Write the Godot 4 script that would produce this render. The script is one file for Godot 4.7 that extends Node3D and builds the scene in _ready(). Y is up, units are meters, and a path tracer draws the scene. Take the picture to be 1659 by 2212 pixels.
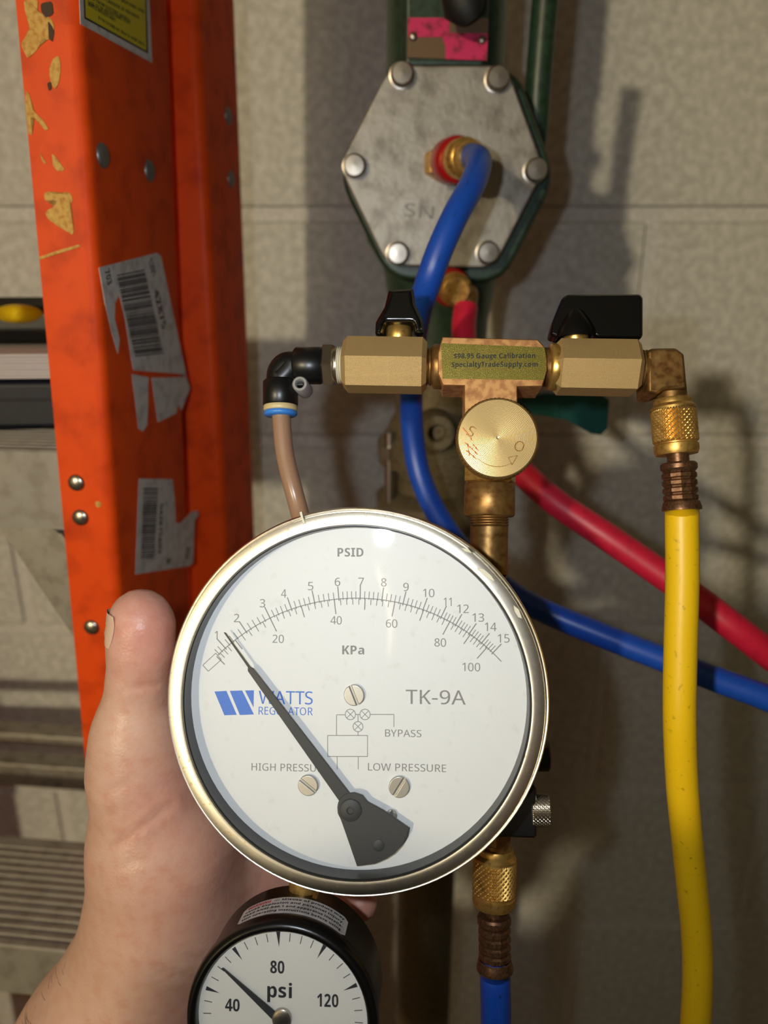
extends Node3D
# A hand holds a round test gauge with a brass valve manifold in front of a green backflow valve,
# an orange step ladder and a concrete block wall. Lit by the phone's own flash and a work light.

const FPX := 1550.0            # focal length in pixels of the 1659 x 2212 frame
const PITCH := 18.7            # the phone looks down by this many degrees
const WALL_Z := -0.677

var eye := Vector3(0, 1.30, 0)
var cb := Basis(Vector3.RIGHT, deg_to_rad(-PITCH))
var flash_at := Vector3.ZERO
var kit_x := Transform3D.IDENTITY
var rng := RandomNumberGenerator.new()
var M := {}
var fonts := {}
var taken := {}


func _ready() -> void:
	rng.seed = 7
	# ---- camera
	var cam := Camera3D.new()
	cam.name = "camera"
	cam.transform = Transform3D(cb, eye)
	cam.near = 0.005
	cam.far = 30.0
	var lens := CameraAttributesPhysical.new()
	lens.frustum_focal_length = 12.0 * FPX / 1106.0
	lens.frustum_focus_distance = 0.236
	lens.exposure_aperture = 5.6
	cam.attributes = lens
	cam.fov = rad_to_deg(2.0 * atan(1106.0 / FPX))
	add_child(cam)
	# ---- surroundings and exposure
	var e := Environment.new()
	e.background_mode = Environment.BG_COLOR
	e.background_color = Color(0, 0, 0)
	e.tonemap_mode = Environment.TONE_MAPPER_LINEAR
	e.tonemap_exposure = 1.12
	e.sdfgi_enabled = true
	e.ssao_enabled = true
	e.ssil_enabled = true
	var we := WorldEnvironment.new()
	we.name = "surroundings"
	we.environment = e
	add_child(we)
	# ---- lights: the phone's LED flash left of and above its lens, and a warm caged bulb on the left wall behind the eye
	flash_at = eye + cb * Vector3(-0.033, 0.012, 0.004)
	var flash := AreaLight3D.new()
	flash.name = "flash_light"
	flash.area_size = Vector2(0.010, 0.010)
	flash.light_color = Color(0.93, 0.965, 1.0)
	flash.light_energy = 0.060
	flash.area_range = 6.0
	flash.shadow_enabled = true
	flash.transform = Transform3D(cb, flash_at + cb * Vector3(0, 0, -0.0002))
	add_child(flash)
	var lamp_at := Vector3(-1.47, 1.85, 2.50)
	var lamp := OmniLight3D.new()
	lamp.name = "work_lamp_light"
	lamp.light_size = 0.06
	lamp.light_color = Color(1.0, 0.93, 0.78)
	lamp.light_energy = 3.6
	lamp.omni_range = 8.0
	lamp.omni_attenuation = 2.0
	lamp.shadow_enabled = true
	lamp.position = lamp_at
	add_child(lamp)

	make_materials()
	kit_frame()
	build_room()
	build_valve()
	build_ladder()
	build_step_items()
	build_kit()
	build_hoses()
	build_person()
	build_flash_unit()
	build_work_lamp(lamp_at)


# ============================================================ placing
func cam_pt(px: float, py: float, d: float) -> Vector3:
	return eye + cb * Vector3((px - 829.5) / FPX * d, -(py - 1106.0) / FPX * d, -d)


func on_plane(px: float, py: float, p0: Vector3, n: Vector3) -> Vector3:
	var dir := cam_pt(px, py, 1.0) - eye
	return eye + dir * ((p0 - eye).dot(n) / dir.dot(n))


func wz(px: float, py: float, z: float) -> Vector3:
	return on_plane(px, py, Vector3(0, 0, z), Vector3(0, 0, 1))


func kl(px: float, py: float, z: float) -> Vector3:
	# a point in the test kit's own axes, on its plane at height z
	var inv := kit_x.affine_inverse()
	var o := inv * eye
	var dir := inv * cam_pt(px, py, 1.0) - o
	return o + dir * ((z - o.z) / dir.z)


func ks(z: float) -> float:
	return (0.22 - z) / FPX       # metres per pixel on that plane


func kit_frame() -> void:
	# the gauge glass mirrors the flash to the lens: its normal halves the angle between them
	var p := cam_pt(828, 1160, 0.2225)
	var n := ((eye - p).normalized() + (flash_at - p).normalized()).normalized()
	var x := cb.x - n * cb.x.dot(n)
	x = x.normalized()
	kit_x = Transform3D(Basis(x, n.cross(x), n), cam_pt(763, 1516, 0.22))


func along(a: Vector3, b: Vector3, face := Vector3(0, 0, 1)) -> Transform3D:
	var y := (b - a).normalized()
	var z := face - y * face.dot(y)
	if z.length() < 0.001:
		z = Vector3(1, 0, 0) - y * y.x
	z = z.normalized()
	return Transform3D(Basis(y.cross(z), y, z), a)


# ============================================================ nodes
func named(called: String) -> String:
	var k: int = taken.get(called, -1) + 1
	taken[called] = k
	return called if k == 0 else "%s_%03d" % [called, k]


func thing(called: String, label: String, category: String, x: Transform3D, group := "") -> Node3D:
	var o := Node3D.new()
	o.name = named(called)
	o.transform = x
	o.set_meta("label", label)
	o.set_meta("category", category)
	if group:
		o.set_meta("group", group)
	add_child(o)
	return o


func part(called: String, mb: MB, m: Material, parent: Node3D, label := "") -> MeshInstance3D:
	var o := MeshInstance3D.new()
	o.name = called
	o.mesh = mb.mesh()
	o.material_override = m
	o.cast_shadow = GeometryInstance3D.SHADOW_CASTING_SETTING_ON
	if label:
		o.set_meta("label", label)
	parent.add_child(o, true)
	return o


func local(o: Node3D) -> MB:
	return MB.new(o.transform.affine_inverse())


# ============================================================ meshes
class MB:
	var v := PackedVector3Array()
	var n := PackedVector3Array()
	var c := PackedColorArray()
	var x := Transform3D.IDENTITY
	var nx := Basis.IDENTITY

	func _init(put := Transform3D.IDENTITY) -> void:
		x = put
		nx = put.basis

	func tri(a: Vector3, b: Vector3, d: Vector3, na: Vector3, nb: Vector3, nd: Vector3) -> void:
		var flip := (b - a).cross(d - a).dot(na + nb + nd) > 0.0
		v.append(x * a)
		n.append((nx * na).normalized())
		if flip:
			v.append(x * d)
			n.append((nx * nd).normalized())
			v.append(x * b)
			n.append((nx * nb).normalized())
		else:
			v.append(x * b)
			n.append((nx * nb).normalized())
			v.append(x * d)
			n.append((nx * nd).normalized())

	func flat(a: Vector3, b: Vector3, d: Vector3, out: Vector3) -> void:
		var q := (b - a).cross(d - a)
		if q.length() < 1e-14:
			return
		q = q.normalized()
		if q.dot(out) < 0:
			q = -q
		tri(a, b, d, q, q, q)

	func quad(a: Vector3, b: Vector3, d: Vector3, e: Vector3, na: Vector3, nb: Vector3, nd: Vector3, ne: Vector3) -> void:
		tri(a, b, d, na, nb, nd)
		tri(a, d, e, na, nd, ne)

	func lathe(prof: Array, t: Transform3D, seg := 32, sharp := 35.0, flats := false, turn := 0.0) -> void:
		var sn := []
		for i in prof.size() - 1:
			var d: Vector2 = prof[i + 1] - prof[i]
			sn.append(Vector2(d.y, -d.x).normalized())
		var cs := cos(deg_to_rad(sharp))
		for i in prof.size() - 1:
			var p: Vector2 = prof[i]
			var q: Vector2 = prof[i + 1]
			if p.distance_to(q) < 1e-7:
				continue
			var np: Vector2 = sn[i]
			var nq: Vector2 = sn[i]
			if i > 0 and sn[i - 1].dot(sn[i]) > cs:
				np = (sn[i - 1] + sn[i]).normalized()
			if i < prof.size() - 2 and sn[i + 1].dot(sn[i]) > cs:
				nq = (sn[i + 1] + sn[i]).normalized()
			for j in seg:
				var a := TAU * j / seg + turn
				var b := TAU * (j + 1) / seg + turn
				var da := Vector3(sin(a), 0, cos(a))
				var db := Vector3(sin(b), 0, cos(b))
				var ea := da
				var eb := db
				if flats:
					ea = (da + db).normalized()
					eb = ea
				var up := Vector3.UP
				var A := t * (da * p.x + up * p.y)
				var B := t * (db * p.x + up * p.y)
				var C := t * (db * q.x + up * q.y)
				var D := t * (da * q.x + up * q.y)
				var nA := t.basis * (ea * np.x + up * np.y)
				var nB := t.basis * (eb * np.x + up * np.y)
				var nC := t.basis * (eb * nq.x + up * nq.y)
				var nD := t.basis * (ea * nq.x + up * nq.y)
				if p.x > 1e-7:
					tri(A, B, C, nA, nB, nC)
				if q.x > 1e-7:
					tri(A, C, D, nA, nC, nD)

	func rod(a: Vector3, b: Vector3, ra: float, rb := -1.0, seg := 24, bevel := 0.0) -> void:
		var y := (b - a).normalized()
		var z := Vector3(0, 0, 1) - y * y.z
		if z.length() < 0.01:
			z = Vector3(1, 0, 0) - y * y.x
		z = z.normalized()
		var t := Transform3D(Basis(y.cross(z), y, z), a)
		var l := a.distance_to(b)
		var r2 := ra if rb < 0 else rb
		if bevel > 0:
			lathe([Vector2(0, 0), Vector2(ra - bevel, 0), Vector2(ra, bevel), Vector2(r2, l - bevel), Vector2(r2 - bevel, l), Vector2(0, l)], t, seg, 50.0)
		else:
			lathe([Vector2(0, 0), Vector2(ra, 0), Vector2(r2, l), Vector2(0, l)], t, seg)

	func tube(pts: Array, rad, seg := 20, steps := 6, caps := true) -> void:
		var path := []
		var rr := []
		for i in pts.size() - 1:
			var p0: Vector3 = pts[maxi(i - 1, 0)]
			var p1: Vector3 = pts[i]
			var p2: Vector3 = pts[i + 1]
			var p3: Vector3 = pts[mini(i + 2, pts.size() - 1)]
			for k in steps:
				var f := float(k) / steps
				path.append(p1.cubic_interpolate(p2, p0, p3, f))
				rr.append(lerpf(rad[i], rad[i + 1], f) if rad is Array else rad)
		path.append(pts[-1])
		rr.append(rad[-1] if rad is Array else rad)
		var side := Vector3.ZERO
		var rings := []
		for i in path.size():
			var d: Vector3 = (path[mini(i + 1, path.size() - 1)] - path[maxi(i - 1, 0)]).normalized()
			if side == Vector3.ZERO:
				side = d.cross(Vector3(0.3, 0.2, 1)).normalized()
			side = (side - d * side.dot(d)).normalized()
			var up := d.cross(side)
			var ring := []
			for j in seg:
				var a := TAU * j / seg
				ring.append(side * cos(a) + up * sin(a))
			rings.append(ring)
		for i in path.size() - 1:
			for j in seg:
				var k := (j + 1) % seg
				var na: Vector3 = rings[i][j]
				var nb: Vector3 = rings[i][k]
				var nd: Vector3 = rings[i + 1][k]
				var ne: Vector3 = rings[i + 1][j]
				quad(path[i] + na * rr[i], path[i] + nb * rr[i], path[i + 1] + nd * rr[i + 1], path[i + 1] + ne * rr[i + 1], na, nb, nd, ne)
		if caps:
			for e in [0, path.size() - 1]:
				var o: Vector3 = path[e] - path[1] if e == 0 else path[e] - path[e - 1]
				for j in seg:
					flat(path[e], path[e] + rings[e][j] * rr[e], path[e] + rings[e][(j + 1) % seg] * rr[e], o)

	func box(t: Transform3D, s: Vector3, b := 0.0) -> void:
		var h := s / 2
		b = minf(b, minf(h.x, minf(h.y, h.z)) * 0.9)
		var ax := [Vector3(1, 0, 0), Vector3(0, 1, 0), Vector3(0, 0, 1)]
		for i in 3:
			var j := (i + 1) % 3
			var k := (i + 2) % 3
			for si in [-1.0, 1.0]:
				var nf: Vector3 = t.basis * (ax[i] * si)
				var f := []
				for q in [[-1.0, -1.0], [1.0, -1.0], [1.0, 1.0], [-1.0, 1.0]]:
					f.append(t * (ax[i] * si * h[i] + ax[j] * q[0] * (h[j] - b) + ax[k] * q[1] * (h[k] - b)))
				quad(f[0], f[1], f[2], f[3], nf, nf, nf, nf)
				if b > 0:
					for sj in [-1.0, 1.0]:
						var ng: Vector3 = t.basis * (ax[j] * sj)
						var e0: Vector3 = t * (ax[i] * si * h[i] + ax[j] * sj * (h[j] - b) - ax[k] * (h[k] - b))
						var e1: Vector3 = t * (ax[i] * si * h[i] + ax[j] * sj * (h[j] - b) + ax[k] * (h[k] - b))
						var g0: Vector3 = t * (ax[i] * si * (h[i] - b) + ax[j] * sj * h[j] - ax[k] * (h[k] - b))
						var g1: Vector3 = t * (ax[i] * si * (h[i] - b) + ax[j] * sj * h[j] + ax[k] * (h[k] - b))
						quad(e0, e1, g1, g0, nf, nf, ng, ng)
						if i == 0:
							for sk in [-1.0, 1.0]:
								var nh: Vector3 = t.basis * (ax[k] * sk)
								tri(t * Vector3(si * h.x, sj * (h.y - b), sk * (h.z - b)), t * Vector3(si * (h.x - b), sj * h.y, sk * (h.z - b)), t * Vector3(si * (h.x - b), sj * (h.y - b), sk * h.z), nf, ng, nh)

	func prism(poly, z0: float, z1: float, t: Transform3D, b := 0.0, smooth := 25.0) -> void:
		var p := PackedVector2Array(poly)
		if Geometry2D.is_polygon_clockwise(p):
			p.reverse()
		var k := p.size()
		var en := []
		for i in k:
			var d := (p[(i + 1) % k] - p[i]).normalized()
			en.append(Vector2(d.y, -d.x))
		var inner := PackedVector2Array()
		for i in k:
			var m: Vector2 = (en[i] + en[(i + k - 1) % k])
			m = m / maxf(0.3, m.length_squared() / 2.0)
			inner.append(p[i] - m * b)
		var cs := cos(deg_to_rad(smooth))
		for i in k:
			var j := (i + 1) % k
			var e0: Vector2 = en[i]
			var e1: Vector2 = en[i]
			if en[(i + k - 1) % k].dot(en[i]) > cs:
				e0 = (en[(i + k - 1) % k] + en[i]).normalized()
			if en[j].dot(en[i]) > cs:
				e1 = (en[j] + en[i]).normalized()
			var n0: Vector3 = t.basis * Vector3(e0.x, e0.y, 0)
			var n1: Vector3 = t.basis * Vector3(e1.x, e1.y, 0)
			var nz: Vector3 = t.basis * Vector3(0, 0, 1)
			quad(t * Vector3(p[i].x, p[i].y, z0), t * Vector3(p[j].x, p[j].y, z0), t * Vector3(p[j].x, p[j].y, z1 - b), t * Vector3(p[i].x, p[i].y, z1 - b), n0, n1, n1, n0)
			if b > 0:
				quad(t * Vector3(p[i].x, p[i].y, z1 - b), t * Vector3(p[j].x, p[j].y, z1 - b), t * Vector3(inner[j].x, inner[j].y, z1), t * Vector3(inner[i].x, inner[i].y, z1), n0, n1, nz, nz)
		var up: Vector3 = t.basis * Vector3(0, 0, 1)
		var id := Geometry2D.triangulate_polygon(inner)
		for i in range(0, id.size(), 3):
			tri(t * Vector3(inner[id[i]].x, inner[id[i]].y, z1), t * Vector3(inner[id[i + 1]].x, inner[id[i + 1]].y, z1), t * Vector3(inner[id[i + 2]].x, inner[id[i + 2]].y, z1), up, up, up)
		id = Geometry2D.triangulate_polygon(p)
		for i in range(0, id.size(), 3):
			tri(t * Vector3(p[id[i]].x, p[id[i]].y, z0), t * Vector3(p[id[i + 1]].x, p[id[i + 1]].y, z0), t * Vector3(p[id[i + 2]].x, p[id[i + 2]].y, z0), -up, -up, -up)

	func knurl(r: float, h: float, cells: int, deep: float, t: Transform3D) -> void:
		var na := cells * 4
		var rows := int(round(h / (TAU * r / na)))
		var pts := []
		for i in rows + 1:
			var ring := []
			for j in na:
				var u := float(j) / 4.0
				var w := float(i) / 4.0
				var f := minf(absf(fposmod(u + w, 1.0) - 0.5), absf(fposmod(u - w + 100.0, 1.0) - 0.5)) * 2.0
				var rad := r - deep * (1.0 - clampf(f * 1.6, 0.0, 1.0))
				if i == 0 or i == rows:
					rad = r - deep
				ring.append(t * Vector3(sin(TAU * j / na) * rad, h * i / rows, cos(TAU * j / na) * rad))
			pts.append(ring)
		for i in rows:
			for j in na:
				var k := (j + 1) % na
				var o: Vector3 = t.basis * Vector3(sin(TAU * j / na), 0, cos(TAU * j / na))
				flat(pts[i][j], pts[i][k], pts[i + 1][k], o)
				flat(pts[i][j], pts[i + 1][k], pts[i + 1][j], o)

	func dome(at: Vector3, out: Vector3, r: float, h: float, seg := 18) -> void:
		var prof := []
		for i in 6:
			var a := PI / 2 * i / 5.0
			prof.append(Vector2(r * cos(a), h * sin(a)))
		var y := out.normalized()
		var z := Vector3(0.1, 0.3, 1) - y * y.dot(Vector3(0.1, 0.3, 1))
		z = z.normalized()
		lathe([Vector2(r, -h * 0.3)] + prof, Transform3D(Basis(y.cross(z), y, z), at), seg, 60)

	func line(a: Vector3, b: Vector3, w: float, up: Vector3, thick := 0.00003) -> void:
		# a printed stroke: a very thin raised bar
		var d := (b - a).normalized()
		var s := up.cross(d).normalized()
		box(Transform3D(Basis(s, d, up), (a + b) / 2), Vector3(w, a.distance_to(b), thick))

	func write(text: String, t: Transform3D, w: float, h: float, font: Font, thick := 0.00004) -> void:
		# lettering that fills w x h round the origin of t, in its xy plane
		var m := TextMesh.new()
		m.text = text
		m.font = font
		m.font_size = 48
		m.pixel_size = 0.01
		m.depth = 0.05
		m.curve_step = 3.0
		var lo := Vector3(1e9, 1e9, 1e9)
		var hi := -lo
		var all := []
		for s in m.get_surface_count():
			var arr := m.surface_get_arrays(s)
			all.append(arr)
			for p in arr[Mesh.ARRAY_VERTEX]:
				lo = lo.min(p)
				hi = hi.max(p)
		if all.is_empty():
			return
		var mid := (lo + hi) / 2
		var sc := Vector3(w / maxf(hi.x - lo.x, 1e-6), h / maxf(hi.y - lo.y, 1e-6), thick / maxf(hi.z - lo.z, 1e-6))
		for arr in all:
			var vs: PackedVector3Array = arr[Mesh.ARRAY_VERTEX]
			var ns: PackedVector3Array = arr[Mesh.ARRAY_NORMAL]
			var idx = arr[Mesh.ARRAY_INDEX]
			if idx == null or idx.size() == 0:
				idx = range(vs.size())
			for i in range(0, idx.size() - 2, 3):
				if ns[idx[i]].z < -0.5:
					continue
				tri(t * ((vs[idx[i]] - mid) * sc), t * ((vs[idx[i + 1]] - mid) * sc), t * ((vs[idx[i + 2]] - mid) * sc), t.basis * ns[idx[i]], t.basis * ns[idx[i + 1]], t.basis * ns[idx[i + 2]])

	func mesh() -> ArrayMesh:
		var a := []
		a.resize(Mesh.ARRAY_MAX)
		a[Mesh.ARRAY_VERTEX] = v
		a[Mesh.ARRAY_NORMAL] = n
		if c.size() == v.size() and c.size() > 0:
			a[Mesh.ARRAY_COLOR] = c
		var m := ArrayMesh.new()
		if v.size() > 0:
			m.add_surface_from_arrays(Mesh.PRIMITIVE_TRIANGLES, a)
		return m


func circle(r: float, k := 40) -> Array:
	var out := []
	for i in k:
		out.append(Vector2(cos(TAU * i / k), sin(TAU * i / k)) * r)
	return out


func rounded(poly: Array, r: float, k := 5) -> Array:
	var out := []
	var c := poly.size()
	for i in c:
		var p: Vector2 = poly[i]
		var a: Vector2 = (poly[(i + c - 1) % c] - p)
		var b: Vector2 = (poly[(i + 1) % c] - p)
		var d := minf(r, minf(a.length(), b.length()) * 0.45)
		var p0 := p + a.normalized() * d
		var p1 := p + b.normalized() * d
		for j in k + 1:
			var f := float(j) / k
			out.append(p0.lerp(p, f).lerp(p.lerp(p1, f), f))
	return out


# ============================================================ materials
func noise(freq: float, octaves := 4, kind := FastNoiseLite.TYPE_SIMPLEX_SMOOTH, sd := 1) -> FastNoiseLite:
	var f := FastNoiseLite.new()
	f.noise_type = kind
	f.frequency = freq
	f.fractal_octaves = octaves
	f.seed = sd
	return f


func tex(freq: float, stops: Array, size := 512, octaves := 4, kind := FastNoiseLite.TYPE_SIMPLEX_SMOOTH, sd := 1) -> NoiseTexture2D:
	# stops: [offset, Color, offset, Color ...]
	var t := NoiseTexture2D.new()
	t.width = size
	t.height = size
	t.seamless = true
	t.noise = noise(freq, octaves, kind, sd)
	if stops.size():
		var g := Gradient.new()
		var offs := PackedFloat32Array()
		var cols := PackedColorArray()
		for i in range(0, stops.size(), 2):
			offs.append(stops[i])
			cols.append(stops[i + 1])
		g.offsets = offs
		g.colors = cols
		t.color_ramp = g
	return t


func mat(key: String, color: Color, rough: float, metal := 0.0, map: Texture2D = null, scale := 20.0) -> StandardMaterial3D:
	var m := StandardMaterial3D.new()
	m.resource_name = key
	m.albedo_color = color
	m.roughness = rough
	m.metallic = metal
	if map:
		m.albedo_texture = map
		m.uv1_triplanar = true
		m.uv1_scale = Vector3.ONE * scale
	M[key] = m
	return m


func relief(m: StandardMaterial3D, t: Texture2D, depth_cm: float, scale := 0.0) -> void:
	m.heightmap_enabled = true
	m.heightmap_texture = t
	m.heightmap_scale = depth_cm
	m.uv1_triplanar = true
	if scale > 0:
		m.uv1_scale = Vector3.ONE * scale


func make_materials() -> void:
	for f in [["sans", "Droid Sans", 400], ["bold", "Droid Sans", 700]]:
		var s := SystemFont.new()
		s.font_names = PackedStringArray([f[1]])
		s.font_weight = f[2]
		fonts[f[0]] = s
	var fine := tex(0.05, [], 512, 4)
	var grain := tex(0.16, [], 512, 3, FastNoiseLite.TYPE_SIMPLEX_SMOOTH, 5)
	# blocks, mortar, plain walls
	var block_tone := tex(0.02, [0.0, Color(0.77, 0.765, 0.745), 0.45, Color(0.85, 0.845, 0.825), 0.6, Color(0.875, 0.87, 0.85), 1.0, Color(0.95, 0.945, 0.93)], 1024, 6)
	var m := mat("block", Color(0.935, 0.935, 0.92), 0.9, 0.0, block_tone, 4.6)
	m.uv1_world_triplanar = true
	relief(m, block_tone, 0.06)
	m = mat("mortar", Color(0.92, 0.915, 0.90), 0.92, 0.0, tex(0.05, [0.0, Color(0.85, 0.84, 0.82), 1.0, Color(1, 1, 1)]), 6.0)
	relief(m, grain, 0.1)
	mat("plain_wall", Color(0.74, 0.72, 0.66), 0.9, 0.0, block_tone, 1.2)
	mat("ceiling", Color(0.52, 0.51, 0.48), 0.95)
	mat("concrete", Color(0.36, 0.345, 0.32), 0.9, 0.0, block_tone, 1.5)
	# metals
	var brass_tone := tex(0.03, [0.0, Color(0.62, 0.52, 0.38), 0.4, Color(0.95, 0.93, 0.88), 1.0, Color(1, 1, 1)], 512, 5)
	m = mat("brass", Color(0.86, 0.70, 0.40), 0.40, 0.8, brass_tone, 25.0)
	m = mat("brass_cast", Color(0.80, 0.68, 0.47), 0.55, 0.55, tex(0.1, [0.0, Color(0.86, 0.84, 0.78), 1.0, Color(1, 1, 1)], 512, 3, FastNoiseLite.TYPE_SIMPLEX_SMOOTH, 19), 30.0)
	relief(m, grain, 0.012, 60.0)
	m = mat("brass_bright", Color(0.92, 0.76, 0.44), 0.32, 0.85, brass_tone, 25.0)
	m = mat("brass_aged", Color(0.66, 0.53, 0.33), 0.45, 0.75, tex(0.03, [0.0, Color(0.55, 0.46, 0.36), 0.5, Color(0.86, 0.8, 0.72), 1.0, Color(1, 1, 1)], 512, 5, FastNoiseLite.TYPE_SIMPLEX_SMOOTH, 9), 16.0)
	m = mat("copper_aged", Color(0.56, 0.44, 0.34), 0.38, 0.75, tex(0.04, [0.0, Color(0.45, 0.36, 0.3), 0.5, Color(0.85, 0.78, 0.7), 1.0, Color(1, 1, 1)], 512, 4, FastNoiseLite.TYPE_SIMPLEX_SMOOTH, 12), 40.0)
	m = mat("brass_tee", Color(0.80, 0.62, 0.42), 0.55, 0.5, tex(0.02, [0.0, Color(0.74, 0.64, 0.58), 0.42, Color(0.86, 0.80, 0.73), 0.6, Color(0.96, 0.92, 0.85), 1.0, Color(1, 1, 0.9)], 512, 5, FastNoiseLite.TYPE_SIMPLEX_SMOOTH, 21), 22.0)
	mat("brass_face", Color(0.90, 0.77, 0.52), 0.30, 0.9)
	m = mat("chrome", Color(0.90, 0.89, 0.85), 0.16, 1.0)
	m = mat("bezel", Color(0.92, 0.90, 0.85), 1.0, 1.0, tex(0.03, [0.0, Color(0.55, 0.48, 0.40), 0.16, Color(0.82, 0.79, 0.72), 0.24, Color(0.97, 0.96, 0.94), 1.0, Color(1, 1, 1)], 512, 5, FastNoiseLite.TYPE_SIMPLEX_SMOOTH, 31), 18.0)
	m.roughness_texture = tex(0.03, [0.0, Color(0.5, 0.5, 0.5), 0.22, Color(0.30, 0.30, 0.30), 1.0, Color(0.27, 0.27, 0.27)], 512, 5, FastNoiseLite.TYPE_SIMPLEX_SMOOTH, 31)
	mat("screw_steel", Color(0.72, 0.71, 0.68), 0.35, 0.8)
	mat("inner_ring", Color(0.16, 0.16, 0.155), 0.35, 0.3)
	mat("nickel", Color(0.70, 0.67, 0.62), 0.3, 1.0)
	m = mat("steel", Color(0.62, 0.59, 0.55), 0.35, 1.0)
	m = mat("steel_plate", Color(0.64, 0.625, 0.60), 0.5, 0.55, tex(0.012, [0.0, Color(0.72, 0.70, 0.68), 0.5, Color(0.95, 0.94, 0.92), 1.0, Color(1, 1, 1)], 512, 6, FastNoiseLite.TYPE_SIMPLEX_SMOOTH, 3), 9.0)
	relief(m, fine, 0.01)
	m = mat("aluminium", Color(0.66, 0.64, 0.60), 0.5, 0.55, tex(0.02, [0.0, Color(0.7, 0.68, 0.64), 0.5, Color(0.95, 0.94, 0.92), 1.0, Color(1, 1, 1)], 512, 6, FastNoiseLite.TYPE_SIMPLEX_SMOOTH, 4), 6.0)
	m = mat("tread", Color(0.64, 0.62, 0.58), 0.6, 0.35, tex(0.02, [0.0, Color(0.82, 0.8, 0.77), 0.5, Color(0.96, 0.95, 0.94), 1.0, Color(1, 1, 1)], 512, 6, FastNoiseLite.TYPE_SIMPLEX_SMOOTH, 14), 6.0)
	mat("galvanised", Color(0.55, 0.55, 0.53), 0.45, 0.8, fine, 30.0).albedo_texture = null
	# paint and plastic
	m = mat("orange_fibreglass", Color(0.93, 0.315, 0.065), 0.5, 0.0, tex(0.015, [0.0, Color(0.80, 0.74, 0.70), 0.5, Color(0.97, 0.96, 0.95), 1.0, Color(1, 1, 1)], 512, 6, FastNoiseLite.TYPE_SIMPLEX_SMOOTH, 8), 5.0)
	relief(m, grain, 0.008)
	mat("paint_smear", Color(0.84, 0.68, 0.36), 0.7, 0.0, tex(0.03, [0.0, Color(0.8, 0.62, 0.45), 0.5, Color(0.95, 0.9, 0.8), 1.0, Color(1, 1, 1)], 256, 5, FastNoiseLite.TYPE_SIMPLEX_SMOOTH, 71), 40.0)
	M.orange_fibreglass.metallic_specular = 0.3
	mat("paint_grime", Color(0.28, 0.20, 0.13), 0.8)
	m = mat("green_paint", Color(0.17, 0.27, 0.20), 0.4, 0.0, tex(0.03, [0.0, Color(0.55, 0.55, 0.5), 0.5, Color(0.9, 0.9, 0.9), 1.0, Color(1, 1, 1)], 512, 4, FastNoiseLite.TYPE_SIMPLEX_SMOOTH, 17), 12.0)
	mat("teal_paint", Color(0.07, 0.27, 0.25), 0.35)
	m = mat("olive_metal", Color(0.42, 0.38, 0.29), 0.6, 0.4, brass_tone, 14.0)
	mat("black_rubber", Color(0.05, 0.048, 0.045), 0.6)
	mat("black_plastic", Color(0.055, 0.055, 0.06), 0.34)
	mat("black_gloss", Color(0.045, 0.043, 0.042), 0.2)
	mat("black_lacquer", Color(0.05, 0.047, 0.044), 0.28)
	mat("needle_black", Color(0.13, 0.14, 0.145), 0.55)
	mat("grey_plastic", Color(0.55, 0.54, 0.53), 0.5)
	mat("red_plastic", Color(0.62, 0.03, 0.07), 0.3)
	mat("blue_ring", Color(0.22, 0.50, 0.83), 0.4)
	mat("cream_ring", Color(0.80, 0.72, 0.52), 0.4)
	mat("tape_white", Color(0.85, 0.83, 0.74), 0.8)
	m = mat("tan_tube", Color(0.60, 0.47, 0.37), 0.28)
	m.subsurf_scatter_enabled = true
	m.subsurf_scatter_strength = 0.12
	var scuff := [0.0, Color(0.45, 0.42, 0.36), 0.13, Color(0.80, 0.78, 0.72), 0.2, Color(1, 1, 1), 1.0, Color(1, 1, 1)]
	mat("yellow_hose", Color(0.94, 0.76, 0.07), 0.42, 0.0, tex(0.05, scuff, 512, 5, FastNoiseLite.TYPE_SIMPLEX_SMOOTH, 41), 9.0)
	mat("blue_hose", Color(0.09, 0.29, 0.68), 0.38, 0.0, tex(0.05, scuff, 512, 5, FastNoiseLite.TYPE_SIMPLEX_SMOOTH, 43), 8.0)
	mat("red_hose", Color(0.77, 0.10, 0.22), 0.45, 0.0, tex(0.03, [0.0, Color(0.8, 0.8, 0.8), 0.4, Color(1, 1, 1), 1.0, Color(1, 1, 1)], 256), 16.0)
	# dials and print
	mat("dial_white", Color(0.86, 0.87, 0.87), 0.5, 0.0, tex(0.02, [0.0, Color(0.96, 0.96, 0.945), 0.25, Color(1, 1, 1), 1.0, Color(1, 1, 1)], 512, 5, FastNoiseLite.TYPE_SIMPLEX_SMOOTH, 51), 14.0)
	mat("dial_cream", Color(0.93, 0.915, 0.87), 0.55)
	mat("print_grey", Color(0.50, 0.50, 0.50), 0.6)
	mat("print_black", Color(0.10, 0.10, 0.12), 0.6)
	mat("print_blue", Color(0.16, 0.42, 0.80), 0.5)
	mat("print_red", Color(0.80, 0.16, 0.18), 0.5)
	mat("label_white", Color(0.82, 0.80, 0.78), 0.55, 0.0, tex(0.02, [0.0, Color(0.8, 0.78, 0.76), 0.5, Color(1, 1, 1), 1.0, Color(1, 1, 1)], 256), 20.0)
	mat("label_yellow", Color(0.84, 0.76, 0.09), 0.5)
	m = mat("sticker_gold", Color(0.56, 0.51, 0.22), 0.38, 0.6, tex(0.1, [0.0, Color(0.6, 0.58, 0.5), 0.5, Color(0.9, 0.9, 0.86), 1.0, Color(1, 1, 1)], 512, 3), 40.0)
	relief(m, grain, 0.006)
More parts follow.
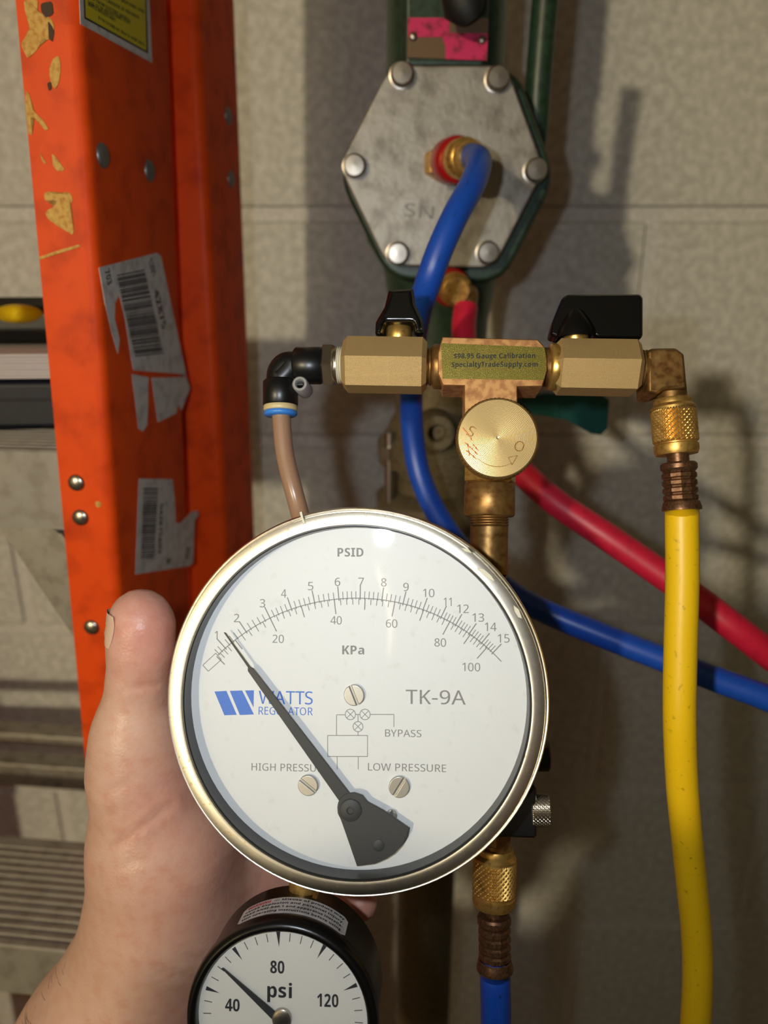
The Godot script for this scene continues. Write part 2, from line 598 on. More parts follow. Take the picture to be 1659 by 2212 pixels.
	mat("pink_paint", Color(0.80, 0.10, 0.36), 0.55, 0.0, tex(0.02, [0.0, Color(0.55, 0.5, 0.45), 0.35, Color(0.85, 0.8, 0.8), 0.5, Color(1, 1, 1), 1.0, Color(1, 1, 1)], 256, 4), 25.0)
	mat("tag_metal", Color(0.42, 0.33, 0.24), 0.55, 0.5)
	mat("rust_mark", Color(0.80, 0.45, 0.16), 0.6)
	m = StandardMaterial3D.new()
	m.resource_name = "glass"
	m.transparency = BaseMaterial3D.TRANSPARENCY_ALPHA
	m.albedo_color = Color(1, 1, 1, 0.02)
	m.roughness = 0.02
	M["glass"] = m
	# skin
	m = mat("skin", Color(1, 1, 1), 0.42, 0.0, tex(0.02, [0.0, Color(0.95, 0.86, 0.83), 0.5, Color(0.985, 0.965, 0.955), 1.0, Color(1, 1, 1)], 512, 5, FastNoiseLite.TYPE_SIMPLEX_SMOOTH, 61), 14.0)
	m.vertex_color_use_as_albedo = true
	m.subsurf_scatter_enabled = true
	m.subsurf_scatter_strength = 0.1
	relief(m, tex(0.12, [], 512, 3, FastNoiseLite.TYPE_CELLULAR, 62), 0.012)
	mat("nail", Color(0.82, 0.68, 0.58), 0.3)
	mat("hair", Color(0.10, 0.07, 0.05), 0.6)
	mat("shirt", Color(0.12, 0.13, 0.17), 0.9)
	mat("trousers", Color(0.20, 0.19, 0.17), 0.9)
	mat("pouch", Color(0.22, 0.17, 0.12), 0.85)  # for the unseen pouch added to block lamp light
	mat("boot", Color(0.12, 0.09, 0.07), 0.7)
	# objects on the step
	mat("navy", Color(0.055, 0.07, 0.13), 0.55, 0.0, tex(0.04, [0.0, Color(0.7, 0.7, 0.7), 1.0, Color(1, 1, 1)], 256), 20.0)
	mat("paper", Color(0.78, 0.74, 0.73), 0.8)
	mat("yellow_plastic", Color(0.92, 0.76, 0.08), 0.35)
	# lamps
	m = mat("flash_glow", Color(0.9, 0.9, 0.9), 0.4)
	m.emission_enabled = true
	m.emission = Color(1, 1, 1)
	m.emission_energy_multiplier = 8.0
	m = mat("lamp_glow", Color(0.9, 0.88, 0.8), 0.4)
	m.emission_enabled = true
	m.emission = Color(1.0, 0.90, 0.70)
	m.emission_energy_multiplier = 12.0
	mat("lamp_housing", Color(0.30, 0.30, 0.30), 0.45, 0.5)


# ============================================================ the room
func structure(called: String, mb: MB, m: Material) -> MeshInstance3D:
	var o := part(called, mb, m, self)
	o.set_meta("kind", "structure")
	return o


func slab(a: Vector3, b: Vector3) -> MB:
	var mb := MB.new()
	mb.box(Transform3D(Basis.IDENTITY, (a + b) / 2), (b - a).abs())
	return mb


func build_room() -> void:
	var x0 := -1.85
	var x1 := 1.5
	var z1 := 4.0
	var top := 2.6
	var back := structure("wall_back", slab(Vector3(x0 - 0.2, 0, WALL_Z - 0.2), Vector3(x1 + 0.2, top, WALL_Z - 0.003)), M.mortar)
	# concrete blocks, 406 x 203 mm courses
	var joint := eye.y + 0.0454
	var row := -6
	while row < 5:
		var yb := joint + row * 0.203
		var shift := 0.237 if posmod(row, 2) == 1 else 0.034
		var col := -4
		while col < 4:
			var xa := shift + col * 0.406
			col += 1
			if yb < 0.02 or xa < x0 or xa + 0.406 > x1 or yb + 0.203 > top:
				continue
			var mb := MB.new()
			mb.box(Transform3D(Basis.IDENTITY, Vector3(xa + 0.203, yb + 0.1015, WALL_Z - 0.02 + rng.randf() * 0.0008)), Vector3(0.3945, 0.1915, 0.04), 0.003)
			part("block", mb, M.block, back)
		row += 1
	structure("wall_left", slab(Vector3(x0 - 0.2, 0, WALL_Z), Vector3(x0, top, z1)), M.plain_wall)
	structure("wall_right", slab(Vector3(x1, 0, WALL_Z), Vector3(x1 + 0.2, top, z1)), M.concrete)
	structure("wall_front", slab(Vector3(x0 - 0.2, 0, z1), Vector3(x1 + 0.2, top, z1 + 0.2)), M.concrete)
	structure("floor", slab(Vector3(x0 - 0.2, -0.2, WALL_Z - 0.2), Vector3(x1 + 0.2, 0, z1 + 0.2)), M.concrete)
	structure("ceiling", slab(Vector3(x0 - 0.2, top, WALL_Z - 0.2), Vector3(x1 + 0.2, top + 0.2, z1 + 0.2)), M.ceiling)


# ============================================================ the backflow valve on its riser
func at_z(px: float, py: float, z: float, c: Vector3) -> Vector3:
	return wz(px, py, z) - c


func build_valve() -> void:
	var zp := -0.42
	var axis := wz(950, 640, -0.475)
	var c := Vector3(axis.x, 0, -0.475)
	var o := thing("backflow_valve", "dark green backflow valve with hexagonal steel cover plate before the block wall", "valve", Transform3D(Basis.IDENTITY, c))
	var poly := []
	for p in [[731, 358], [843, 139], [1095, 140], [1177, 366], [1067, 580], [836, 574]]:
		var q := at_z(p[0], p[1], zp, c)
		poly.append(Vector2(q.x, q.y))
	var mid := Vector2.ZERO
	for p in poly:
		mid += p / 6.0
	var zl := zp - c.z
	# cover plate with its six bolts
	var mb := MB.new()
	mb.prism(rounded(poly, 0.009), zl - 0.010, zl, Transform3D.IDENTITY, 0.0014)
	var plate := part("cover_plate", mb, M.steel_plate, o, "hexagonal brushed steel cover plate")
	for p in [[868, 163], [1073, 172], [766, 360], [1155, 369], [859, 548], [1052, 546]]:
		var q := at_z(p[0], p[1], zp, c)
		mb = MB.new()
		var t := Transform3D(Basis(Vector3.RIGHT, PI / 2), q)
		mb.lathe([Vector2(0.0066, -0.001), Vector2(0.0066, 0.0006), Vector2(0.0058, 0.0008), Vector2(0.0058, 0.0045), Vector2(0.0049, 0.0058), Vector2(0, 0.0060)], t, 18, 40)
		part("bolt", mb, M.steel, plate)
	# letters scratched into the plate
	mb = MB.new()
	var q1 := at_z(905, 456, zp + 0.0001, c)
	mb.write("SN", Transform3D(Basis(Vector3(0, 0, 1), -0.1), q1), 0.016, 0.0065, fonts.sans, 0.0002)
	part("stamped_letters", mb, M.print_grey, plate)
	# green flange behind the plate
	mb = MB.new()
	var big := []
	for p in poly:
		big.append(mid + (p - mid) * 1.10 + Vector2(0.004, -0.003))
	mb.prism(rounded(big, 0.014), zl - 0.040, zl - 0.0105, Transform3D.IDENTITY, 0.003)
	part("flange", mb, M.green_paint, o)
	# body: neck above, neck below, riser to the floor
	var y_top := wz(960, 150, -0.475).y
	var y_mid := wz(950, 560, -0.475).y
	var y_low := wz(950, 790, -0.475).y
	mb = MB.new()
	mb.lathe([Vector2(0.030, y_low), Vector2(0.031, y_low + 0.03), Vector2(0.036, y_mid - 0.004), Vector2(0.046, y_mid + 0.01), Vector2(0.052, (y_mid + y_top) / 2), Vector2(0.036, y_top - 0.012), Vector2(0.034, y_top), Vector2(0.034, y_top + 0.05), Vector2(0.036, y_top + 0.056), Vector2(0.036, y_top + 0.5), Vector2(0, y_top + 0.5)], Transform3D.IDENTITY, 40, 50)
	part("body", mb, M.green_paint, o)
	mb = MB.new()
	var t0 := at_z(868, 150, -0.436, c)
	var t1 := at_z(1062, -40, -0.436, c)
	mb.box(Transform3D(Basis.IDENTITY, Vector3((t0.x + t1.x) / 2, (t0.y + t1.y) / 2, -0.0 + 0.02)), Vector3(t1.x - t0.x, t1.y - t0.y, 0.037), 0.004)
	part("boss", mb, M.green_paint, o)
	# name tag: metal with worn pink paint, two rivets
	mb = MB.new()
	var zt := -0.436
	var plane := Vector3(0, 0, zt + 0.0008) - c
	patch(mb, [[880, 38], [1055, 40], [1052, 132], [879, 125]], Vector3(0, 0, zt), Vector3(0, 0, 1), Vector3.UP, 0.0, 0.0009, c)
	var tag := part("name_tag", mb, M.tag_metal, o, "small metal tag with worn pink paint")
	mb = MB.new()
	patch(mb, [[881, 39], [970, 39], [971, 71], [1054, 73], [1051, 131], [962, 128], [962, 98], [955, 80], [882, 81]], Vector3(0, 0, zt + 0.0009), Vector3(0, 0, 1), Vector3.UP, 0.0, 0.0003, c)
	part("paint", mb, M.pink_paint, tag)
	for p in [[893, 79], [1042, 86]]:
		mb = MB.new()
		mb.dome(at_z(p[0], p[1], zt + 0.0009, c), Vector3(0, 0, 1), 0.0022, 0.0012)
		part("rivet", mb, M.steel, tag)
	# black cap above the tag
	mb = MB.new()
	mb.tube([at_z(985, -90, -0.425, c), at_z(990, -30, -0.420, c), at_z(1005, 10, -0.418, c), at_z(1018, 38, -0.420, c)], [0.006, 0.009, 0.0115, 0.006], 18, 4)
	part("rubber_boot", mb, M.black_rubber, o)
	# green sensing pipe on the right
	mb = MB.new()
	mb.tube([at_z(1196, -160, -0.455, c), at_z(1178, 0, -0.455, c), at_z(1163, 180, -0.455, c), at_z(1150, 330, -0.457, c), at_z(1110, 420, -0.47, c)], 0.0072, 20, 5)
	part("sensing_pipe", mb, M.green_paint, o)
	# brass test cocks
	test_cock(o, c, wz(952, 354, zp), wz(1020, 338, zp + 0.043), 1.0)
	test_cock(o, c, wz(958, 612, -0.444), wz(992, 630, -0.402), 0.95)
	# lower end: union, clamp rings, studs
	mb = MB.new()
	mb.lathe([Vector2(0, 0), Vector2(0.024, 0), Vector2(0.024, y_low - 0.11), Vector2(0.040, y_low - 0.108), Vector2(0.041, y_low - 0.10), Vector2(0.041, y_low - 0.088), Vector2(0.037, y_low - 0.085), Vector2(0.030, y_low - 0.082), Vector2(0.030, y_low - 0.066), Vector2(0.039, y_low - 0.064), Vector2(0.040, y_low - 0.05), Vector2(0.036, y_low - 0.046), Vector2(0.028, y_low - 0.03), Vector2(0.028, y_low + 0.004), Vector2(0, y_low + 0.004)], Transform3D.IDENTITY, 36, 30)
	part("riser_pipe", mb, M.olive_metal, o)
	for k in 4:
		var a := TAU * k / 4.0 + 0.55
		mb = MB.new()
		var b := Vector3(sin(a) * 0.037, y_low - 0.115, cos(a) * 0.037)
		mb.rod(b, b + Vector3(0, 0.075, 0), 0.0035, -1, 12)
		mb.lathe([Vector2(0, 0.058), Vector2(0.007, 0.058), Vector2(0.007, 0.066), Vector2(0, 0.066)], Transform3D(Basis.IDENTITY, b), 6, 10, true)
		part("stud", mb, M.steel, o)
	mb = MB.new()
	var r0 := at_z(944, 936, -0.425, c)
	var tz := Transform3D(Basis(Vector3.RIGHT, PI / 2), r0)
	mb.lathe([Vector2(0.0050, -0.030), Vector2(0.0050, 0.0), Vector2(0.0060, 0.001), Vector2(0.0105, 0.001), Vector2(0.0115, -0.001), Vector2(0.0115, -0.030)], tz, 24, 40)
	mb.lathe([Vector2(0, -0.006), Vector2(0.0050, -0.006)], tz, 24)
	part("drain_port", mb, M.olive_metal, o)
	mb = MB.new()
	var h0 := wz(1225, 880, -0.415)
	mb.rod(Vector3(0.02, h0.y - 0.004, 0.0), h0 - c + Vector3(0, 0, -0.004), 0.007)
	patch(mb, [[1120, 858], [1180, 850], [1300, 853], [1316, 864], [1312, 925], [1298, 940], [1275, 936], [1225, 908], [1150, 893]], Vector3(0, 0, -0.415), Vector3(0, 0, 1), Vector3.UP, -0.006, 0.0, c)
	part("shutoff_handle", mb, M.teal_paint, o, "dark teal shutoff handle")


func patch(mb: MB, px: Array, p0: Vector3, n: Vector3, up: Vector3, z0: float, z1: float, off := Vector3.ZERO, bevel := 0.0) -> void:
	# a flat plate of the outline seen at these pixels, lying on the plane through p0
	var z := n.normalized()
	var y := (up - z * up.dot(z)).normalized()
	var t := Transform3D(Basis(y.cross(z), y, z), p0)
	var inv := t.affine_inverse()
	var poly := []
	for p in px:
		var q := inv * on_plane(p[0], p[1], p0, n)
		poly.append(Vector2(q.x, q.y))
	mb.prism(poly, z0, z1, Transform3D(t.basis, t.origin - off), bevel)


func test_cock(o: Node3D, c: Vector3, a: Vector3, b: Vector3, s: float) -> void:
	var t := along(a - c, b - c, Vector3.UP)
	var l := a.distance_to(b)
	var mb := MB.new()
	mb.lathe([Vector2(0.0095 * s, -0.01), Vector2(0.0095 * s, 0.006), Vector2(0.0085 * s, 0.007), Vector2(0.0075 * s, 0.0075), Vector2(0.0075 * s, l * 0.35), Vector2(0, l * 0.35)], t, 6, 20, true)
	var base := part("test_cock", mb, M.brass, o)
	mb = MB.new()
	mb.lathe([Vector2(0.006, l * 0.30), Vector2(0.0105 * s, l * 0.30), Vector2(0.0112 * s, l * 0.34), Vector2(0.0112 * s, l * 0.56), Vector2(0.0105 * s, l * 0.60), Vector2(0.006, l * 0.60)], t, 28, 40)
	part("red_ring", mb, M.red_plastic, base, "glossy red plastic ring")
	mb = MB.new()
	mb.lathe([Vector2(0.005, l * 0.60), Vector2(0.0090 * s, l * 0.60), Vector2(0.0095 * s, l * 0.64), Vector2(0.0095 * s, l * 0.80), Vector2(0.0088 * s, l * 0.84), Vector2(0.0075 * s, l * 0.86), Vector2(0.0070 * s, l * 1.0), Vector2(0, l * 1.0)], t, 28, 40)
	part("coupling", mb, M.brass_bright, base)


# ============================================================ the orange step ladder
var rail_a := Vector3.ZERO
var rail_d := Vector3.ZERO
var lu := Vector3.ZERO
var lw := Vector3.ZERO
var step_y := 0.0


func channel(mb: MB, a: Vector3, b: Vector3, fl: float, wb: float, t0: float, t1: float, off: Vector3) -> void:
	var d := (b - a).normalized()
	var x := (lu - d * lu.dot(d)).normalized()
	var y := (lw - d * lw.dot(d) - x * lw.dot(x)).normalized()
	var th := 0.0042
	var poly := [Vector2(fl, 0), Vector2(fl, th), Vector2(th, th), Vector2(th, wb - th), Vector2(fl, wb - th), Vector2(fl, wb)]
	var r := 0.0055
	for k in 6:
		var g := PI / 2 * k / 5.0
		poly.append(Vector2(r - r * sin(g), wb - r + r * cos(g)))
	for k in 6:
		var g := PI / 2 * k / 5.0
		poly.append(Vector2(r - r * cos(g), r - r * sin(g)))
	var l := a.distance_to(b)
	mb.prism(poly, t0 * l, t1 * l, Transform3D(Basis(x, y, d), a - off), 0.0, 40)


func build_ladder() -> void:
	var yaw := deg_to_rad(6.0)
	lw = Vector3(sin(yaw), 0, -cos(yaw))
	lu = Vector3(-cos(yaw), 0, -sin(yaw))
	rail_a = cam_pt(170, 0, 0.28)
	var b := cam_pt(283, 1640, 0.385)
	rail_d = (b - rail_a).normalized()
	var down := rail_a.y / (rail_a.y - b.y)
	var base := rail_a.lerp(b, down)
	var o := thing("step_ladder", "orange fibreglass step ladder with grey metal steps beside the valve", "ladder", Transform3D(Basis.IDENTITY, base))
	var mb := MB.new()
	channel(mb, rail_a, b, 0.026, 0.095, -0.6, down, base)
	var rail := part("front_rail", mb, M.orange_fibreglass, o)
	# rear rail
	var c0 := cam_pt(426, 0, 0.379)
	var c1 := cam_pt(482, 1060, 0.468)
	var down2 := c0.y / (c0.y - c1.y)
	mb = MB.new()
	channel(mb, c0, c1, 0.045, 0.071, -0.9, down2, base)
	var rear := part("rear_rail", mb, M.orange_fibreglass, o)
	# the far front rail, beyond the left edge of the picture
	mb = MB.new()
	channel(mb, rail_a + lu * 0.47, b + lu * 0.47, -0.026, 0.095, -0.6, down, base)
	part("front_rail", mb, M.orange_fibreglass, o)
	# planes of the rail's faces
	var nweb := lw.cross(rail_d).normalized()
	if nweb.x < 0:
		nweb = -nweb
	var nfl := lu.cross(rail_d).normalized()
	if nfl.z < 0:
		nfl = -nfl
	var up := -rail_d
	# rivets
	for p in [[221, 336], [322, 369]]:
		mb = MB.new()
		mb.dome(on_plane(p[0], p[1], rail_a, nweb) - base, nweb, 0.0052, 0.0022)
		part("rivet", mb, M.galvanised, rail)
	for p in [[165, 1043], [174, 1118], [198, 1355]]:
		mb = MB.new()
		mb.dome(on_plane(p[0], p[1], rail_a, nfl) - base, nfl, 0.0042, 0.0020)
		part("rivet", mb, M.nickel, rail)
	var n2 := lw.cross((c1 - c0).normalized()).normalized()
	if n2.x < 0:
		n2 = -n2
	for p in [[492, 251], [498, 387]]:
		mb = MB.new()
		mb.dome(on_plane(p[0], p[1], c0, n2) - base, n2, 0.0050, 0.0020)
		part("rivet", mb, M.galvanised, rear)
	# tan paint smears on the front flange
	for s in [
		[[52, 0], [84, 0], [80, 24], [112, 40], [118, 62], [104, 90], [92, 78], [84, 104], [60, 128], [46, 96], [66, 62], [56, 30]],
		[[116, 126], [128, 120], [132, 150], [126, 182], [118, 194], [108, 170], [108, 146]],
		[[56, 196], [64, 204], [72, 240], [92, 258], [106, 280], [98, 282], [78, 256], [66, 252], [70, 292], [62, 290], [56, 240]],
		[[84, 326], [92, 340], [101, 354], [94, 352]],
		[[112, 330], [126, 346], [140, 366], [130, 372], [116, 362]],
		[[94, 418], [108, 412], [116, 420], [130, 418], [150, 414], [158, 430], [150, 448], [160, 500], [156, 508], [140, 496], [128, 490], [104, 474], [98, 458], [118, 446], [124, 434], [112, 432], [100, 436]],
		[[84, 556], [130, 540], [172, 528], [174, 533], [132, 546], [86, 562]],
		[[206, 1082], [218, 1084], [220, 1094], [208, 1096]],
	]:
		mb = MB.new()
		patch(mb, wavy(s), rail_a + nfl * 0.00005, nfl, up, 0.0, 0.00025, base)
		part("paint_smear", mb, M.paint_smear, rail, "dried tan paint smear")
	for s in [
		[[88, 8], [112, 2], [116, 30], [100, 40], [90, 26]],
		[[104, 44], [118, 66], [114, 92], [106, 84]],
		[[102, 180], [110, 176], [112, 190], [106, 198]],
	]:
		mb = MB.new()
		patch(mb, wavy(s), rail_a + nfl * 0.0001, nfl, up, 0.0, 0.00025, base)
		part("paint_smear", mb, M.paint_grime, rail, "dark smear of dirt")
	# yellow warning sticker
	var pw := rail_a + nweb * 0.0001
	mb = MB.new()
	patch(mb, [[168, -70], [319, -70], [328, 136], [173, 52]], pw, nweb, up, 0, 0.0002, base)
	var st := part("warning_sticker", mb, M.label_white, rail, "yellow warning sticker with black print and white border")
	mb = MB.new()
	patch(mb, [[177, -70], [313, -70], [319, 116], [181, 40]], pw, nweb, up, 0.0002, 0.00026, base)
	part("sticker_border", mb, M.print_black, st)
	mb = MB.new()
	patch(mb, [[180, -70], [311, -70], [315, 110], [184, 37]], pw, nweb, up, 0.00026, 0.00032, base)
	part("sticker_field", mb, M.label_yellow, st)
	mb = MB.new()
	var ps := pw + nweb * 0.00034
	for w in [["MUST INSPECT BEFORE USE", 186, -40, 312, 26, 8], ["DESTROY LADDER IF BROKEN", 188, -22, 300, 38, 8], ["KEEP FROM ELECTRIC SERVICE", 190, -9, 280, 44, 8], ["USE SLIP-RESISTANT FEET", 190, 4, 282, 50, 8], ["ANTI-RESISTANT", 190, 8, 250, 44, 8], ["P/N 57388-01", 213, 38, 258, 66, 7], ["Rev D 4/08 2013", 262, 68, 312, 97, 7]]:
		sticker_text(mb, w[0], w[1], w[2], w[3], w[4], w[5], ps, nweb, base, fonts.bold)
	part("sticker_print", mb, M.print_black, st)
	# torn bar code label
	mb = MB.new()
	patch(mb, [[213, 578], [338, 546], [347, 553], [402, 811], [383, 807], [288, 800], [284, 780], [270, 690], [257, 636], [248, 655], [247, 690], [253, 712], [258, 735], [254, 764], [240, 715], [226, 655]], pw, nweb, up, 0, 0.0002, base)
	patch(mb, [[284, 808], [320, 815], [319, 880], [317, 918], [308, 932], [299, 926], [291, 860]], pw, nweb, up, 0, 0.0002, base)
	patch(mb, [[327, 816], [384, 815], [401, 812], [410, 838], [401, 862], [392, 886], [384, 872], [380, 893], [341, 912], [334, 866]], pw, nweb, up, 0, 0.0002, base)
	var bc := part("barcode_label", mb, M.label_white, rail, "torn white bar code label")
	mb = MB.new()
	bars(mb, Vector2(252, 594), Vector2(312, 582), Vector2(298, 796), Vector2(359, 790), 34, pw + nweb * 0.0002, nweb, base)
	part("barcode", mb, M.print_black, bc)
	mb = MB.new()
	label_text(mb, "1201", Vector2(324, 560), Vector2(334, 592), Vector2(9, -2), pw + nweb * 0.00024, nweb, base)
	label_text(mb, "42875", Vector2(337, 626), Vector2(355, 708), Vector2(10, -2), pw + nweb * 0.00024, nweb, base)
	label_text(mb, "703", Vector2(231, 582), Vector2(238, 614), Vector2(10, -2), pw + nweb * 0.00024, nweb, base)
	part("label_print", mb, M.print_black, bc)
	# second bar code label
	mb = MB.new()
	patch(mb, [[300, 1034], [372, 1035], [377, 1080], [379, 1130], [390, 1130], [402, 1118], [413, 1105], [427, 1103], [430, 1111], [420, 1124], [417, 1215], [410, 1222], [292, 1241]], pw, nweb, up, 0, 0.0002, base)
	var bc2 := part("barcode_label", mb, M.label_white, rail, "white bar code label with a torn corner")
	mb = MB.new()
	bars(mb, Vector2(310, 1054), Vector2(342, 1054), Vector2(304, 1220), Vector2(332, 1218), 36, pw + nweb * 0.0002, nweb, base)
	part("barcode", mb, M.print_black, bc2)
	mb = MB.new()
	label_text(mb, "042875603", Vector2(349, 1088), Vector2(345, 1196), Vector2(7, 0), pw + nweb * 0.00024, nweb, base)
	label_text(mb, "K", Vector2(364, 1208), Vector2(363, 1220), Vector2(8, 0), pw + nweb * 0.00024, nweb, base)
	label_text(mb, "RICH", Vector2(407, 1182), Vector2(404, 1206), Vector2(9, 0), pw + nweb * 0.00024, nweb, base)
	part("label_print", mb, M.print_black, bc2)
	# steps
	var s1 := on_plane(128, 974, rail_a + lw * 0.0044, nfl)
	var s2 := on_plane(165, 2058, rail_a + lw * 0.0044, nfl)
	step_y = s1.y
	for s in [s1, s2]:
		ladder_step(o, s, base)
	# knee brace below the upper step
	mb = MB.new()
	patch(mb, [[-260, 1040], [-40, 1100], [128, 1148], [147, 1160], [152, 1200], [194, 1425], [150, 1362], [90, 1275], [0, 1138], [-260, 1085]], rail_a + lw * 0.008, nfl, up, -0.002, 0.0, base)
	patch(mb, [[128, 1146], [140, 1150], [158, 1176], [152, 1186]], rail_a + lw * 0.008, nfl, up, -0.002, 0.003, base)
	part("knee_brace", mb, M.aluminium, o)
	# cross bar between the rear rails
	for q in [[205, 1672, 0.026], [190, 1590, 0.010]]:
		var p := on_plane(q[0], q[1], rail_a + lw * 0.19, lw)
		mb = MB.new()
		mb.box(Transform3D(Basis(lu, Vector3.UP, lu.cross(Vector3.UP)), p + lu * 0.19 - base), Vector3(0.42, q[2], 0.02), 0.003)
		part("rear_cross_bar", mb, M.aluminium, o)
	mb = MB.new()
	channel(mb, c0 + lu * 0.40, c1 + lu * 0.40, -0.026, 0.071, -0.9, down2, base)
	part("rear_rail", mb, M.orange_fibreglass, o)


func wavy(s: Array) -> Array:
	# rounds an outline and roughens it a little
	var p := []
	for q in s:
		p.append(Vector2(q[0], q[1]))
	var out := []
	for q in rounded(p, 7.0, 4):
		out.append([q.x + rng.randf_range(-0.7, 0.7), q.y + rng.randf_range(-0.7, 0.7)])
	return out


func sticker_text(mb: MB, s: String, xa: float, ya: float, xb: float, yb: float, hpx: float, p0: Vector3, n: Vector3, base: Vector3, f: Font) -> void:
	var a := on_plane(xa, ya, p0, n)
	var b := on_plane(xb, yb, p0, n)
	var up := on_plane(xa, ya - hpx, p0, n) - a
	var x := (b - a).normalized()
	var y := n.cross(x).normalized()
	if y.dot(up) < 0:
		y = -y
	mb.write(s, Transform3D(Basis(x, y, n), (a + b) / 2 - base), a.distance_to(b), absf(up.dot(y)), f)


func label_text(mb: MB, s: String, a: Vector2, b: Vector2, across: Vector2, p0: Vector3, n: Vector3, base: Vector3) -> void:
	# lettering that runs down the label from a to b; across points to the foot of the letters' tops
	var pa := on_plane(a.x, a.y, p0, n)
	var pb := on_plane(b.x, b.y, p0, n)
	var pc := on_plane(a.x + across.x, a.y + across.y, p0, n)
	var x := (pb - pa).normalized()
	var y := n.cross(x).normalized()
	mb.write(s, Transform3D(Basis(x, y, n), (pa + pb) / 2 - base), pa.distance_to(pb), pa.distance_to(pc), fonts.bold)


func bars(mb: MB, a: Vector2, b: Vector2, c: Vector2, d: Vector2, count: int, p0: Vector3, n: Vector3, base: Vector3) -> void:
	var f := 0.0
	var up := -rail_d
	for k in count:
		var thick := rng.randf_range(0.25, 0.85) / count
		var g := f + thick
		if g > 1.0:
			break
		var q := []
		for e in [a.lerp(c, f), b.lerp(d, f), b.lerp(d, g), a.lerp(c, g)]:
			q.append([e.x, e.y])
		patch(mb, q, p0, n, up, 0, 0.00004, base)
		f = g + rng.randf_range(0.15, 0.6) / count


func ladder_step(o: Node3D, s: Vector3, base: Vector3) -> void:
	var deep := 0.086
	var h := 0.040
	var poly := [Vector2(0, -h), Vector2(0, -0.001), Vector2(0.001, 0)]
	var w := 0.005
	while w < deep - 0.007:
		poly.append_array([Vector2(w, 0), Vector2(w + 0.0008, -0.0014), Vector2(w + 0.0024, -0.0014), Vector2(w + 0.0032, 0)])
		w += 0.0062
	poly.append_array([Vector2(deep - 0.001, 0), Vector2(deep, -0.001), Vector2(deep, -h), Vector2(deep - 0.002, -h), Vector2(deep - 0.002, -0.004), Vector2(0.002, -0.004), Vector2(0.002, -h)])
	var post := rail_a + rail_d * ((s.y - 0.02 - rail_a.y) / rail_d.y)
	var start := s - lu * ((s - post).dot(lu) - 0.0052)
	var mb := MB.new()
	mb.prism(poly, 0, 0.461, Transform3D(Basis(lw, Vector3.UP, lu), start - base), 0.0, 10)
	var st := part("step", mb, M.tread, o)
	if s.y > step_y - 0.05:
		return
	mb = MB.new()
	mb.dome(start + lu * 0.042 - lw * 0.0002 + Vector3(0, -0.02, 0) - base, -lw, 0.0045, 0.0022)
	part("rivet", mb, M.galvanised, st)


func build_step_items() -> void:
	var post := rail_a + rail_d * ((step_y - rail_a.y) / rail_d.y)
	var a := post + lu * 0.032 + lw * 0.050
	a.y = step_y
	# turned a little, its left end nearer to the eye
	var x := (lu - lw * 0.16).normalized()
	var z := Vector3(-x.z, 0, x.x)
	if z.dot(lw) < 0:
		z = -z
	var bs := Basis(x, Vector3.UP, -z) if x.cross(Vector3.UP).dot(z) < 0 else Basis(-x, Vector3.UP, -z)
	var l := 0.15
	var o := thing("tool_case", "dark navy tool case lying on the upper ladder step", "case", Transform3D(bs, a + x * l / 2 + z * 0.029 + Vector3(0, 0.0002, 0)))
	var mb := MB.new()
	mb.box(Transform3D(Basis.IDENTITY, Vector3(0, 0.0135, 0)), Vector3(l, 0.027, 0.058), 0.004)
	var body := part("body", mb, M.navy, o)
	mb = MB.new()
	mb.box(Transform3D(Basis.IDENTITY, Vector3(0, 0.0165, 0)), Vector3(l + 0.0008, 0.0012, 0.0588), 0.0003)
	part("seam", mb, M.black_rubber, body)
	o = thing("paper_pad", "white paper pad lying on the navy tool case", "notepad", Transform3D(bs, a + x * (l / 2 + 0.003) + z * 0.036 + Vector3(0, 0.0275, 0)))
	for k in 8:
		mb = MB.new()
		mb.box(Transform3D(Basis(Vector3.UP, 0.010 * (k % 2)), Vector3(0, 0.0008 + 0.0016 * k, 0)), Vector3(l, 0.0015, 0.070), 0.0003)
		part("sheet", mb, M.paper, o)
	o = thing("black_tool", "black rounded tool with a yellow oval button on the paper pad", "tool", Transform3D(bs, a + x * (l / 2 + 0.004) + z * 0.058 + Vector3(0, 0.0405, 0)))
	mb = MB.new()
	mb.box(Transform3D(Basis.IDENTITY, Vector3(0, 0.0130, 0)), Vector3(0.145, 0.026, 0.030), 0.010)
	body = part("body", mb, M.black_plastic, o)
	mb = MB.new()
	var face := o.transform * Vector3(0, 0.013, 0.015)
	var q := o.transform.affine_inverse() * on_plane(38, 678, face, -z)
	var prof := []
	for i in 6:
		prof.append(Vector2(cos(PI / 2 * i / 5.0), sin(PI / 2 * i / 5.0)))
	mb.lathe([Vector2(1, -0.3)] + prof, zlathe(Vector3(q.x, clampf(q.y, 0.008, 0.018), 0.015)) * Transform3D(Basis.from_scale(Vector3(0.0135, 0.003, 0.0052)), Vector3.ZERO), 28, 60)
	part("button", mb, M.yellow_plastic, body, "glossy yellow oval button")


# ============================================================ the test kit: gauge, manifold, small gauge
const ZM := -0.03        # plane of the manifold in the kit's axes
const ZD := -0.0085      # plane of the dial


func zlathe(p: Vector3) -> Transform3D:
	return Transform3D(Basis(Vector3.RIGHT, PI / 2), p)


func pxrod(mb: MB, xa: float, ya: float, xb: float, yb: float, r: float, z := ZM, bevel := 0.0, seg := 32) -> void:
	mb.rod(kl(xa, ya, z), kl(xb, yb, z), r * ks(z), -1, seg, bevel)


